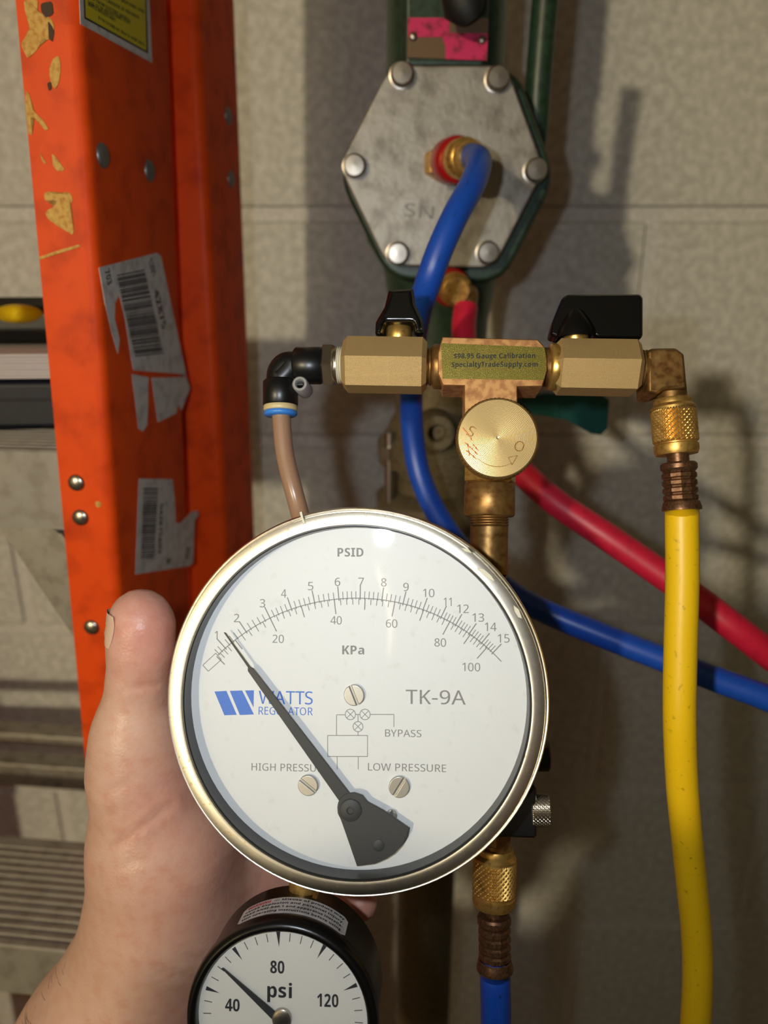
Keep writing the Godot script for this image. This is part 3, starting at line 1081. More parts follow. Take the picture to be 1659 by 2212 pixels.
func pxhex(mb: MB, xa: float, ya: float, xb: float, yb: float, r: float, turn: float, z := ZM, cham := 0.12) -> void:
	var a := kl(xa, ya, z)
	var b := kl(xb, yb, z)
	var rr := r * ks(z)
	var l := a.distance_to(b)
	mb.lathe([Vector2(0, 0), Vector2(rr * 0.82, 0), Vector2(rr, rr * cham), Vector2(rr, l - rr * cham), Vector2(rr * 0.82, l), Vector2(0, l)], along(a, b), 6, 10, true, deg_to_rad(turn))


func pxthread(mb: MB, xa: float, ya: float, xb: float, yb: float, r: float, turns: int, z := ZM) -> void:
	var a := kl(xa, ya, z)
	var b := kl(xb, yb, z)
	var rr := r * ks(z)
	var l := a.distance_to(b)
	var prof := [Vector2(0, 0), Vector2(rr * 0.9, 0)]
	for k in turns:
		prof.append(Vector2(rr, l * (k + 0.4) / turns))
		prof.append(Vector2(rr, l * (k + 0.6) / turns))
		prof.append(Vector2(rr * 0.9, l * (k + 1.0) / turns))
	prof.append(Vector2(0, l))
	mb.lathe(prof, along(a, b), 28, 20)


func pxpoly(px: Array, z: float) -> Array:
	var out := []
	for p in px:
		var q := kl(p[0], p[1], z)
		out.append(Vector2(q.x, q.y))
	return out


func pxtext(mb: MB, s: String, cx: float, cy: float, w: float, h: float, f: Font, z := ZD, turn := 0.0) -> void:
	var k := ks(z)
	mb.write(s, Transform3D(Basis(Vector3(0, 0, 1), turn), kl(cx, cy, z + 0.00003)), w * k, h * k, f)


func pxline(mb: MB, xa: float, ya: float, xb: float, yb: float, w: float, z := ZD) -> void:
	mb.line(kl(xa, ya, z + 0.00003), kl(xb, yb, z + 0.00003), w * ks(z), Vector3(0, 0, 1))


func pxring(mb: MB, cx: float, cy: float, r: float, w: float, z := ZD) -> void:
	var k := ks(z)
	mb.lathe([Vector2((r - w / 2) * k, 0.00003), Vector2((r - w / 2) * k, 0.00006), Vector2((r + w / 2) * k, 0.00006), Vector2((r + w / 2) * k, 0.00003)], zlathe(kl(cx, cy, z)), 32)


func build_kit() -> void:
	var o := thing("pressure_test_kit", "backflow test kit with large white dial gauge, brass manifold and small black gauge", "gauge kit", kit_x)
	build_gauge(o)
	build_manifold(o)
	build_small_gauge(o)


func build_gauge(o: Node3D) -> void:
	var z := zlathe(Vector3.ZERO)
	var mb := MB.new()
	mb.lathe([Vector2(0, -0.040), Vector2(0.046, -0.040), Vector2(0.052, -0.0385), Vector2(0.0555, -0.035), Vector2(0.0555, -0.0095), Vector2(0.050, -0.0095)], z, 96, 40)
	var g := part("dial_gauge", mb, M.chrome, o, "large round gauge with white dial and chrome bezel")
	mb = MB.new()
	mb.lathe([Vector2(0.0550, -0.0130), Vector2(0.0594, -0.0130), Vector2(0.0601, -0.0122), Vector2(0.0603, -0.0060), Vector2(0.0601, -0.0047), Vector2(0.0596, -0.0040), Vector2(0.0591, -0.0042), Vector2(0.0589, -0.0052), Vector2(0.0587, -0.0052), Vector2(0.0586, -0.0026), Vector2(0.0583, -0.00192), Vector2(0.0576, -0.00179), Vector2(0.0569, -0.00170), Vector2(0.0562, -0.00165), Vector2(0.0555, -0.00163), Vector2(0.0549, -0.00163), Vector2(0.0545, -0.00172), Vector2(0.0543, -0.0020)], z, 128, 28)
	part("bezel", mb, M.bezel, g, "worn chrome bezel ring")
	mb = MB.new()
	mb.lathe([Vector2(0.0544, -0.0019), Vector2(0.0541, -0.0019), Vector2(0.0538, -0.0024), Vector2(0.0537, ZD)], z, 96, 30)
	part("inner_ring", mb, M.inner_ring, g, "dark ring between bezel and dial")
	mb = MB.new()
	mb.lathe([Vector2(0, ZD - 0.0008), Vector2(0.0552, ZD - 0.0008), Vector2(0.0552, ZD), Vector2(0, ZD)], z, 96)
	part("dial_plate", mb, M.dial_white, g, "white printed dial plate")
	mb = MB.new()
	mb.lathe([Vector2(0.0541, -0.0024), Vector2(0, -0.0024)], z, 96)
	part("glass", mb, M.glass, g, "clear flat dial glass")
	# scale
	mb = MB.new()
	var cx := 770.1
	var cy := 1718.0
	var R := 425.9
	var last := Vector2.ZERO
	for i in 93:
		var a := deg_to_rad(-44.7 + 92.0 * i / 92.0)
		var p := Vector2(cx + sin(a) * R, cy - cos(a) * R)
		if i > 0:
			pxline(mb, last.x, last.y, p.x, p.y, 1.9)
		last = p
	var psi := [-41.7, -34.0, -26.0, -19.25, -12.25, -5.13, 1.06, 7.42, 13.65, 19.73, 25.41, 30.2, 34.88, 39.39, 43.75]
	for i in psi.size():
		tick(mb, cx, cy, R, psi[i], -4.0, 27.0, 2.3)
		if i < psi.size() - 1:
			var k := 5
			for j in range(1, k):
				tick(mb, cx, cy, R, lerpf(psi[i], psi[i + 1], float(j) / k), -3.0, 15.0, 1.7)
	for a in [-44.2, -43.0]:
		tick(mb, cx, cy, R, a, -3.0, 14.0, 1.7)
	var kpa := [-45.2, -38.0, -26.0, -16.3, -6.49, 2.5, 11.23, 19.9, 28.25, 35.3, 41.4]
	for i in kpa.size():
		tick(mb, cx, cy, R, kpa[i], -32.0 if i % 2 == 0 and i > 0 else -25.0, 0.0, 2.2)
		if i < kpa.size() - 1:
			for j in range(1, 5):
				tick(mb, cx, cy, R, lerpf(kpa[i], kpa[i + 1], j / 5.0), -14.0, 0.0, 1.7)
	for e in [[438, 1437, 466, 1411], [466, 1411, 478, 1425], [478, 1425, 450, 1450], [450, 1450, 438, 1437]]:
		pxline(mb, e[0], e[1], e[2], e[3], 1.6)
	part("scale_marks", mb, M.print_grey, g)
	mb = MB.new()
	for t in [["1", 467, 1372], ["2", 511, 1335], ["3", 567, 1303], ["4", 613, 1282], ["5", 671, 1266], ["6", 729, 1257], ["7", 780, 1257], ["8", 829, 1258], ["9", 877, 1268], ["10", 926, 1281], ["11", 967, 1300], ["12", 1000, 1315], ["13", 1033, 1334], ["14", 1060, 1354], ["15", 1088, 1379], ["20", 601, 1380], ["40", 726, 1340], ["60", 846, 1347], ["80", 951, 1388], ["100", 1018, 1441]]:
		var s: String = t[0]
		var w: float = (6.0 if s == "1" else 12.0) if s.length() == 1 else 25.0 if s.length() == 2 else 38.0
		if s == "11":
			w = 17.0
		pxtext(mb, s, t[1], t[2], w, 18.0, fonts.sans)
	part("scale_numerals", mb, M.print_grey, g)
	mb = MB.new()
	pxtext(mb, "PSID", 757, 1193, 57, 19, fonts.bold)
	pxtext(mb, "KPa", 763, 1404, 48, 19, fonts.bold)
	pxtext(mb, "TK-9A", 941, 1506, 128, 30, fonts.sans)
	pxtext(mb, "BYPASS", 871, 1584, 78, 15, fonts.sans)
	pxtext(mb, "HIGH PRESSURE", 626, 1658, 168, 15.5, fonts.sans)
	pxtext(mb, "LOW PRESSURE", 879, 1658, 167, 15.5, fonts.sans)
	part("dial_lettering", mb, M.print_grey, g)
	mb = MB.new()
	for s in [[[142, 255], [200, 252], [250, 368], [190, 370]], [[216, 252], [276, 250], [333, 366], [265, 369]], [[290, 250], [333, 249], [331, 332]]]:
		var q := []
		for p in s:
			q.append([400 + p[0] / 2.2419, 1380 + p[1] / 2.2419])
		mb.prism(pxpoly(q, ZD), ZD, ZD + 0.00005, Transform3D.IDENTITY)
	pxtext(mb, "WATTS", 617, 1507, 119, 28, fonts.sans)
	pxtext(mb, "REGULATOR", 617, 1536, 119, 16.5, fonts.sans)
	part("logo", mb, M.print_blue, g, "blue printed logo and name")
	# piping diagram
	mb = MB.new()
	for c in [[800, 366, 25], [871, 366, 25], [837, 425, 24]]:
		var px: float = 400 + c[0] / 2.2419
		var py: float = 1380 + c[1] / 2.2419
		var r: float = c[2] / 2.2419
		pxring(mb, px, py, r, 1.5)
		pxline(mb, px - r * 0.7, py - r * 0.7, px + r * 0.7, py + r * 0.7, 1.4)
		pxline(mb, px - r * 0.7, py + r * 0.7, px + r * 0.7, py - r * 0.7, 1.4)
	for e in [[733, 467, 733, 368], [733, 368, 776, 368], [896, 366, 1011, 366], [1011, 366, 1011, 427], [825, 366, 847, 366], [837, 366, 837, 401], [837, 449, 837, 468], [690, 468, 883, 468], [883, 468, 883, 570], [883, 570, 690, 570], [690, 570, 690, 468], [736, 570, 736, 632], [838, 570, 838, 632]]:
		pxline(mb, 400 + e[0] / 2.2419, 1380 + e[1] / 2.2419, 400 + e[2] / 2.2419, 1380 + e[3] / 2.2419, 1.5)
	part("piping_diagram", mb, M.print_grey, g)
	# dial screws
	for s in [[765.5, 1500.5, 22.0, -68.0], [666.5, 1694.5, 21.5, -38.0], [862.5, 1698, 22.0, 58.0], [846, 1759, 11.5, 80.0]]:
		mb = MB.new()
		var rr: float = s[2] * ks(ZD)
		var p := kl(s[0], s[1], ZD)
		var sl := deg_to_rad(s[3])
		var tt := Transform3D(Basis(Vector3(0, 0, 1), sl), p)
		# two half heads leave the slot open
		for side in [-1.0, 1.0]:
			var half := []
			for k in 15:
				var a := PI * k / 14.0
				half.append(Vector2(cos(a) * rr, side * (sin(a) * rr * 0.9 + rr * 0.1)))
			mb.prism(half, 0.0004, 0.0014, tt, 0.0003, 30)
		mb.lathe([Vector2(rr, 0), Vector2(rr, 0.0006), Vector2(0, 0.0006)], zlathe(p), 24)
		part("dial_screw", mb, M.screw_steel, g)
	# needle with counterweight
	var zn := -0.0058
	mb = MB.new()
	mb.prism(pxpoly([[484, 1366], [487, 1366], [541, 1440], [547, 1443], [770, 1732], [750, 1750], [737, 1735], [536, 1449], [536, 1441]], zn), zn, zn + 0.0006, Transform3D.IDENTITY, 0.00015)
	var w8 := []
	for p in [[742, 790], [752, 768], [778, 748], [820, 742], [856, 754], [880, 785], [960, 828], [1083, 913], [1075, 950], [1050, 997], [1015, 1035], [975, 1061], [920, 1085], [833, 1097], [800, 1000], [755, 872], [740, 842], [738, 810]]:
		w8.append([400 + p[0] / 2.2419, 1380 + p[1] / 2.2419])
	mb.prism(pxpoly(w8, zn), zn - 0.0002, zn + 0.0008, Transform3D.IDENTITY, 0.0002)
	var nd := part("needle", mb, M.needle_black, g, "dark grey needle with fan-shaped counterweight")
	mb = MB.new()
	var hub := kl(758, 1748, zn)
	mb.lathe([Vector2(0.0035, 0.0007), Vector2(0.0034, 0.0013), Vector2(0.0031, 0.0015), Vector2(0.0012, 0.0016), Vector2(0.0009, 0.0012), Vector2(0, 0.0012)], zlathe(hub), 28, 40)
	part("hub", mb, M.needle_black, nd)
	mb = MB.new()
	mb.lathe([Vector2(0.0018, 0.0007), Vector2(0.0018, 0.0010), Vector2(0.0015, 0.0012), Vector2(0, 0.0012)], zlathe(kl(818, 1824, zn)), 20, 40)
	part("balance_pin", mb, M.needle_black, nd)
	# dried specks of sealant on glass and bezel
	for s in [[[646, 1106], [652, 1104], [655, 1118], [660, 1130], [654, 1132], [650, 1120]], [[1030, 1226], [1046, 1229], [1062, 1243], [1070, 1256], [1058, 1252], [1042, 1240]], [[1110, 1307], [1122, 1317], [1129, 1337], [1120, 1334], [1112, 1321]], [[996, 1183], [1012, 1185], [1021, 1195], [1006, 1192]]]:
		mb = MB.new()
		mb.prism(pxpoly(s, -0.0012), -0.0030, -0.0014, Transform3D.IDENTITY, 0.0002)
		part("sealant_speck", mb, M.tape_white, g)
	# back block with side knobs
	mb = MB.new()
	var b0 := kl(880, 1760, -0.055)
	var b1 := kl(1095, 1330, -0.055)
	mb.box(Transform3D(Basis.IDENTITY, Vector3((b0.x + b1.x) / 2, (b0.y + b1.y) / 2, -0.055)), Vector3(b1.x - b0.x, b1.y - b0.y, 0.030), 0.002)
	var q0 := kl(1100, 1745, -0.035)
	mb.box(Transform3D(Basis.IDENTITY, q0 + Vector3(-0.004, 0, -0.005)), Vector3(0.026, 0.0175, 0.018), 0.001)
	var blk := part("sensor_block", mb, M.black_plastic, o, "black block behind the gauge")
	mb = MB.new()
	var ka := kl(1146, 1751, -0.035)
	var kb := kl(1186, 1751, -0.035)
	mb.knurl(0.0054, ka.distance_to(kb), 26, 0.0003, along(ka, kb))
	mb.lathe([Vector2(0, 0), Vector2(0.0051, 0)], along(ka, kb), 30)
	mb.lathe([Vector2(0.0051, ka.distance_to(kb)), Vector2(0, ka.distance_to(kb))], along(ka, kb), 30)
	part("thumb_screw", mb, M.nickel, blk, "silver knurled thumb screw")
	mb = MB.new()
	pxrod(mb, 1080, 1632, 1186, 1632, 32, -0.035, 0.0006)
	part("side_knob", mb, M.black_plastic, blk)
	mb = MB.new()
	pxhex(mb, 1068, 1790, 1070, 1822, 36, 0, -0.04)
	pxrod(mb, 1070, 1818, 1070, 1836, 27, -0.04)
	part("port_fitting", mb, M.brass_aged, blk)


func tick(mb: MB, cx: float, cy: float, R: float, deg: float, r0: float, r1: float, w: float) -> void:
	var a := deg_to_rad(deg)
	var d := Vector2(sin(a), -cos(a))
	var p := Vector2(cx, cy) + d * (R + r0)
	var q := Vector2(cx, cy) + d * (R + r1)
	pxline(mb, p.x, p.y, q.x, q.y, w)


func build_manifold(o: Node3D) -> void:
	var mb := MB.new()
	# left ball valve
	pxhex(mb, 742, 788, 922, 791, 63.5, -3, ZM, 0.16)
	var v1 := part("ball_valve", mb, M.brass_cast, o, "hexagonal brass ball valve with black lever")
	mb = MB.new()
	pxrod(mb, 862, 742, 862, 706, 29, ZM, 0.0006)
	part("stem", mb, M.brass_bright, v1)
	mb = MB.new()
	mb.prism(rounded(pxpoly([[813, 733], [814, 706], [833, 674], [842, 637], [894, 635], [898, 668], [914, 702], [917, 732], [897, 732], [891, 710], [835, 710], [828, 734]], ZM), 0.0008, 3), ZM - 0.034, ZM + 0.0068, Transform3D.IDENTITY, 0.002, 40)
	part("lever", mb, M.black_gloss, v1, "glossy black lever turned away")
	# right ball valve
	mb = MB.new()
	pxhex(mb, 1197, 793, 1379, 796, 62.5, -3, ZM, 0.16)
	var v2 := part("ball_valve", mb, M.brass_cast, o, "hexagonal brass ball valve with black lever")
	mb = MB.new()
	pxrod(mb, 1184, 792, 1216, 793, 51, ZM, 0.0008)
	part("neck", mb, M.brass_bright, v2)
	mb = MB.new()
	pxrod(mb, 1244, 748, 1243, 706, 27, ZM, 0.0006)
	part("stem", mb, M.brass_bright, v2)
	mb = MB.new()
	mb.prism(rounded(pxpoly([[1185, 729], [1190, 702], [1211, 650], [1222, 642], [1378, 641], [1384, 648], [1384, 730], [1379, 737], [1286, 735], [1276, 728], [1270, 716], [1215, 714], [1203, 735]], ZM), 0.0008, 3), ZM - 0.0035, ZM + 0.0035, Transform3D.IDENTITY, 0.0012, 40)
	var cone := kl(1242, 735, ZM)
	var kk := ks(ZM)
	mb.lathe([Vector2(46 * kk, 0), Vector2(45 * kk, 18 * kk), Vector2(34 * kk, 42 * kk), Vector2(22 * kk, 64 * kk), Vector2(12 * kk, 76 * kk), Vector2(0, 79 * kk)], Transform3D(Basis.IDENTITY, cone), 28, 40)
	part("lever", mb, M.black_gloss, v2, "glossy black lever along the valve")
	# push-in elbow on the left
	mb = MB.new()
	pxrod(mb, 636, 790, 698, 790, 41, ZM, 0.0008)
	pxrod(mb, 606, 822, 606, 878, 39, ZM, 0.0006)
	var e0 := kl(650, 790, ZM)
	var e1 := kl(622, 790, ZM)
	var e2 := kl(607, 806, ZM)
	var e3 := kl(606, 836, ZM)
	mb.tube([e0, e1, e2, e3], 0.0050, 28, 8)
	mb.tube([e1.lerp(e0, 0.3), e1.lerp(e2, 0.4) + Vector3(0.001, -0.001, 0), e2.lerp(e3, 0.4)], 0.0052, 28, 6)
	mb.box(Transform3D(Basis.IDENTITY, kl(644, 822, ZM)), Vector3(0.006, 0.006, 0.006), 0.001)
	var el := part("push_in_elbow", mb, M.black_plastic, o, "black plastic push-in elbow")
	mb = MB.new()
	mb.lathe([Vector2(9 * kk, -0.004), Vector2(9 * kk, 0.0046), Vector2(11 * kk, 0.005), Vector2(15 * kk, 0.005), Vector2(17.5 * kk, 0.0044), Vector2(17.5 * kk, -0.006)], zlathe(kl(653, 836, ZM)), 28, 40)
	part("eyelet", mb, M.grey_plastic, el)
	mb = MB.new()
	pxrod(mb, 606, 876, 606, 888, 37.5, ZM, 0.0002)
	part("cream_ring", mb, M.cream_ring, el)
	mb = MB.new()
	pxrod(mb, 606, 887, 606, 899, 37, ZM, 0.0006)
	part("release_ring", mb, M.blue_ring, el, "bright blue release ring")
	mb = MB.new()
	pxhex(mb, 697, 789, 726, 789, 50, 12, ZM, 0.1)
	pxrod(mb, 724, 789, 731, 789, 40, ZM)
	part("hex_nut", mb, M.nickel, o, "nickel hex nut")
	mb = MB.new()
	pxthread(mb, 729, 789, 746, 789, 41, 4)
	part("taped_thread", mb, M.tape_white, o)
	mb = MB.new()
	pxthread(mb, 918, 792, 940, 792, 42, 3)
	pxrod(mb, 932, 792, 960, 792, 49, ZM, 0.001)
	pxrod(mb, 1172, 793, 1190, 793, 42, ZM)
	part("nipple", mb, M.brass_aged, o)
	# tee with its sticker
	mb = MB.new()
	var tee := pxpoly([[956, 727], [1162, 733], [1176, 748], [1182, 775], [1182, 800], [1172, 834], [1118, 835], [1118, 990], [1003, 990], [1003, 833], [957, 832], [946, 806], [946, 762]], ZM + 0.0085)
	mb.prism(tee, ZM - 0.010, ZM + 0.0085, Transform3D.IDENTITY, 0.0005, 12)
	var te := part("tee", mb, M.brass_tee, o, "tarnished brass tee")
	mb = MB.new()
	mb.prism(rounded(pxpoly([[952, 741], [1176, 750], [1180, 775], [1180, 800], [1175, 821], [956, 818]], ZM + 0.0086), 0.0006, 3), ZM + 0.0085, ZM + 0.0086, Transform3D.IDENTITY)
	var sk := part("sticker", mb, M.sticker_gold, te, "gold sticker with black print")
	mb = MB.new()
	pxtext(mb, "$98.95 Gauge Calibration", 1068, 770, 177, 15.5, fonts.bold, ZM + 0.0086, -0.015)
	pxtext(mb, "SpecialtyTradeSupply.com", 1068, 788.5, 187, 15.5, fonts.bold, ZM + 0.0086, -0.015)
	part("sticker_print", mb, M.print_black, te)
	# round knob of the needle valve, facing the eye
	var zk := -0.012
	var kc := kl(1075, 946, zk)
	var kr := 90.5 * ks(zk)
	mb = MB.new()
	mb.knurl(kr, 0.0052, 62, 0.0004, zlathe(kc + Vector3(0, 0, -0.0058)))
	mb.lathe([Vector2(0, -0.0058), Vector2(kr - 0.0004, -0.0058)], zlathe(kc), 64)
	var kn := part("needle_valve", mb, M.brass_aged, o, "round brass needle valve knob")
	mb = MB.new()
	var turned := [Vector2(kr - 0.0004, -0.0007), Vector2(kr - 0.0005, -0.0003), Vector2(kr - 0.0009, 0)]
	var rk := kr - 0.0009
	var up := true
	while rk > 0.0006:
		rk -= 0.00022
		turned.append(Vector2(rk, 0.000016 if up else 0.0))
		up = not up
	turned.append(Vector2(0, -0.0001))
	mb.lathe(turned, zlathe(kc), 72, 2)
	part("knob_face", mb, M.brass_face, kn, "turned brass face stamped S and O")
	mb = MB.new()
	pxtext(mb, "S", 1018, 932, 15, 24, fonts.sans, zk, -0.5)
	pxtext(mb, "O", 1122, 964, 20, 23, fonts.sans, zk, -0.4)
	for s in [[1098, 988, 1118, 984], [1118, 984, 1106, 1004], [1106, 1004, 1098, 988]]:
		pxline(mb, s[0], s[1], s[2], s[3], 1.8, zk)
	var lp := Vector2.ZERO
	for k in 12:
		var a := deg_to_rad(150.0 + 75.0 * k / 11.0)
		var p := Vector2(1075 + sin(a) * 62, 946 - cos(a) * 62)
		if k > 0:
			pxline(mb, lp.x, lp.y, p.x, p.y, 1.2, zk)
		lp = p
	part("stamped_marks", mb, M.brass_aged, kn)
	mb = MB.new()
	for s in [[1000, 924, 1014, 940], [1014, 940, 1020, 952], [1004, 956, 1018, 968], [1018, 968, 1032, 982], [1010, 958, 1014, 984], [1022, 960, 1034, 974], [1006, 972, 1030, 992]]:
		pxline(mb, s[0], s[1], s[2], s[3], 2.2, zk)
	part("rust_mark", mb, M.rust_mark, kn)
	mb = MB.new()
	mb.rod(kc + Vector3(0, 0, -0.0056), kc + Vector3(0, 0, -0.020), 0.006)
	part("stem", mb, M.brass, kn)
	# adapter under the tee, running down behind the gauge
	mb = MB.new()
	pxhex(mb, 1060, 985, 1059, 1046, 58, 15, ZM, 0.1)
	var ad := part("adapter", mb, M.brass_bright, o)
	mb = MB.new()
	pxrod(mb, 1058, 1044, 1057, 1116, 54.5, ZM, 0.0006)
	part("collar", mb, M.brass_aged, ad)
	mb = MB.new()
	pxthread(mb, 1057, 1114, 1057, 1136, 42, 4)
	part("thread", mb, M.brass_aged, ad)
	mb = MB.new()
	pxrod(mb, 1057, 1134, 1055, 1240, 40.5, ZM - 0.008)
	mb.rod(kl(1055, 1235, ZM - 0.008), kl(1050, 1345, -0.048), 40.5 * ks(ZM), -1, 32)
	part("pipe", mb, M.brass_aged, ad)
	# elbow on the right
	mb = MB.new()
	pxthread(mb, 1374, 797, 1404, 798, 41, 4)
	mb.prism(rounded(pxpoly([[1398, 758], [1408, 752], [1460, 751], [1478, 764], [1485, 838], [1478, 841], [1436, 842], [1420, 852], [1399, 848]], ZM + 0.006), 0.0007, 3), ZM - 0.0075, ZM + 0.0065, Transform3D.IDENTITY, 0.0012, 30)
	pxrod(mb, 1449, 834, 1452, 866, 31, ZM)
	part("brass_elbow", mb, M.brass_aged, o, "tarnished brass elbow")
	# clear tan tube from the push-in elbow down behind the gauge
	var t := thing("plastic_tube", "thin translucent tan tube below the black push-in elbow", "tube", kit_x)
	mb = MB.new()
	mb.tube([kl(607, 880, ZM), kl(608, 905, ZM), kl(616, 985, ZM), kl(640, 1080, ZM), kl(660, 1150, -0.036), kl(690, 1230, -0.052), kl(760, 1330, -0.058), kl(878, 1420, -0.058)], 0.0033, 20, 8)
	part("tube_wall", mb, M.tan_tube, t)


func bend(flat: MB, mb: MB, r: float, t: Transform3D) -> void:
	# wraps flat lettering (x along the round, y along the axis) on a cylinder round t's y axis
	for i in range(0, flat.v.size(), 3):
		var p := []
		for k in 3:
			var q := flat.v[i + k]
			var a := q.x / r
			p.append(t * Vector3(sin(a) * (r + q.z), q.y, cos(a) * (r + q.z)))
		var g := flat.v[i].x / r
		mb.flat(p[0], p[1], p[2], t.basis * Vector3(sin(g), 0, cos(g)))


func build_small_gauge(o: Node3D) -> void:
	var zs := 0.0
	var c := kl(605, 2211, zs)
	var z := zlathe(c)
	var k := ks(zs)
	var mb := MB.new()
	mb.lathe([Vector2(0, -0.030), Vector2(0.020, -0.030), Vector2(0.0275, -0.0285), Vector2(0.0288, -0.026), Vector2(0.0288, -0.0042), Vector2(0.0280, -0.004)], z, 72, 40)
	var g := part("pressure_gauge", mb, M.black_lacquer, o, "small black gauge with cream psi dial")
	mb = MB.new()
	mb.lathe([Vector2(0.0284, -0.0065), Vector2(0.0292, -0.0060), Vector2(0.0296, -0.0048), Vector2(0.0295, -0.0022), Vector2(0.0288, -0.0006), Vector2(0.0276, 0.0), Vector2(0.0266, -0.0004), Vector2(0.0262, -0.0014), Vector2(0.0261, -0.0042)], z, 80, 50)
	part("rim", mb, M.black_lacquer, g)
	var zd := -0.0034
	mb = MB.new()
	mb.lathe([Vector2(0.0262, zd - 0.0006), Vector2(0.0262, zd), Vector2(0, zd)], z, 72)
	part("dial_plate", mb, M.dial_cream, g, "cream dial plate")
	mb = MB.new()
	mb.lathe([Vector2(0.0262, -0.0012), Vector2(0, -0.0012)], z, 72)
	part("glass", mb, M.glass, g)
	# marks every 5 psi, wedges every 20
	mb = MB.new()
	for p in range(0, 165, 5):
		var a := deg_to_rad(-3.5 + (p - 80) * 1.735)
		var d := Vector3(sin(a), cos(a), 0)
		var at := c + Vector3(0, 0, zd + 0.00004)
		if p % 20 == 0:
			var s := Vector3(d.y, -d.x, 0)
			var tip := at + d * 0.0204
			var ta := at + d * 0.0250 + s * 0.00065
			var tb := at + d * 0.0250 - s * 0.00065
			mb.tri(tip, ta, tb, Vector3.BACK, Vector3.BACK, Vector3.BACK)
		else:
			mb.line(at + d * 0.0222, at + d * 0.0247, 0.00023, Vector3.BACK)
	for s in [["80", 599, 2089, 31, 26.5, "bold"], ["40", 502, 2171, 32, 26, "bold"], ["120", 708, 2161, 46, 27, "bold"], ["psi", 604, 2144, 54, 42, "bold"]]:
		mb.write(s[0], Transform3D(Basis.IDENTITY, kl(s[1], s[2], zd + 0.00004)), s[3] * k, s[4] * k, fonts[s[5]])
	part("dial_print", mb, M.print_black, g)
	# needle
	mb = MB.new()
	var zn := -0.0026
	mb.prism(pxpoly([[479, 2091], [483, 2090], [617, 2203], [640, 2232], [612, 2224], [600, 2213]], zn), zn, zn + 0.0004, Transform3D.IDENTITY, 0.0001)
	var nd := part("needle", mb, M.needle_black, g)
	mb = MB.new()
	mb.lathe([Vector2(0.0029, -0.0030), Vector2(0.0029, -0.0018), Vector2(0.0022, -0.0014), Vector2(0, -0.0014)], z, 28, 30)
	part("hub", mb, M.nickel, nd)
	# warning label round the case
	var t := Transform3D(Basis(Vector3(1, 0, 0), Vector3(0, 0, 1), Vector3(0, 1, 0)), c)
	var r := 0.02885
	var a0 := deg_to_rad(-33.0)
	var a1 := deg_to_rad(40.0)
	mb = MB.new()
	var kx := 24
	for i in kx:
		var u0 := lerpf(a0, a1, float(i) / kx)
		var u1 := lerpf(a0, a1, float(i + 1) / kx)
		var cut0 := 0.0012 if i == 0 else 0.0
		var cut1 := 0.0012 if i == kx - 1 else 0.0
		var n0 := t.basis * Vector3(sin(u0), 0, cos(u0))
		var n1 := t.basis * Vector3(sin(u1), 0, cos(u1))
		mb.quad(t * Vector3(sin(u0) * r, -0.0175 + cut0, cos(u0) * r), t * Vector3(sin(u1) * r, -0.0175 + cut1, cos(u1) * r), t * Vector3(sin(u1) * r, -0.0070 - cut1, cos(u1) * r), t * Vector3(sin(u0) * r, -0.0070 - cut0, cos(u0) * r), n0, n1, n1, n0)
	var lb := part("warning_label", mb, M.label_white, g, "white curved label with warning print")
	var lines := ["— Misuse of product may", "cause explosion and personal injury.", "Read ANSI-B40.1 and apparatus installa-", "tion operating instructions before using."]
	var am := (a0 + a1) / 2
	mb = MB.new()
	for i in 4:
		var fl := MB.new()
		var len := (a1 - a0) * r * (0.66 if i == 0 else 0.92)
		var off := am * r + ((a1 - a0) * r * 0.13 if i == 0 else 0.0)
		fl.write(lines[i], Transform3D(Basis(Vector3(1, 0, 0), Vector3(0, -1, 0), Vector3(0, 0, 1)), Vector3(off, -0.0158 + i * 0.00235, 0.00005)), len, 0.0016, fonts.bold)
		# letters stand with their feet towards the dial
		bend(fl, mb, r, t * Transform3D(Basis.IDENTITY, Vector3.ZERO))
	part("label_print", mb, M.print_black, lb)
	mb = MB.new()
	var fw := MB.new()
	fw.write("WARNING", Transform3D(Basis(Vector3(1, 0, 0), Vector3(0, -1, 0), Vector3(0, 0, 1)), Vector3(a0 * r + (a1 - a0) * r * 0.16, -0.0158, 0.00005)), (a1 - a0) * r * 0.22, 0.0016, fonts.bold)
	bend(fw, mb, r, t)
	part("label_warning_word", mb, M.print_red, lb)
	# stem to the large gauge
	mb = MB.new()
	var sp := kl(655, 1965, -0.024)
	mb.box(Transform3D(Basis.IDENTITY, sp), Vector3(0.0115, 0.0125, 0.0115), 0.0008)
	mb.rod(sp, sp + Vector3(0, 0.012, 0), 0.0048)
	mb.rod(sp, Vector3(c.x, c.y, -0.024) + (sp - Vector3(c.x, c.y, -0.024)) * 0.6, 0.0048)
	part("stem", mb, M.brass, g)


# ============================================================ hoses
func coupling(o: Node3D, a: Vector3, b: Vector3, r: float) -> void:
	var l := a.distance_to(b)
	var t := along(a, b)
	var mb := MB.new()
	mb.lathe([Vector2(r * 0.55, 0), Vector2(r * 0.80, 0), Vector2(r * 0.84, l * 0.03), Vector2(r * 0.84, l * 0.10), Vector2(r * 0.98, l * 0.16), Vector2(r * 0.98, l * 0.20)], t, 32, 30)
	mb.knurl(r, l * 0.58, 26, r * 0.055, t.translated_local(Vector3(0, l * 0.20, 0)))
	mb.lathe([Vector2(r * 0.97, l * 0.775), Vector2(r * 0.90, l * 0.79), Vector2(r * 0.90, l * 0.81), Vector2(r * 0.97, l * 0.83), Vector2(r * 0.97, l * 0.93), Vector2(r * 0.90, l), Vector2(r * 0.45, l)], t, 32, 30)
	part("coupling_nut", mb, M.brass, o, "knurled brass coupling nut")


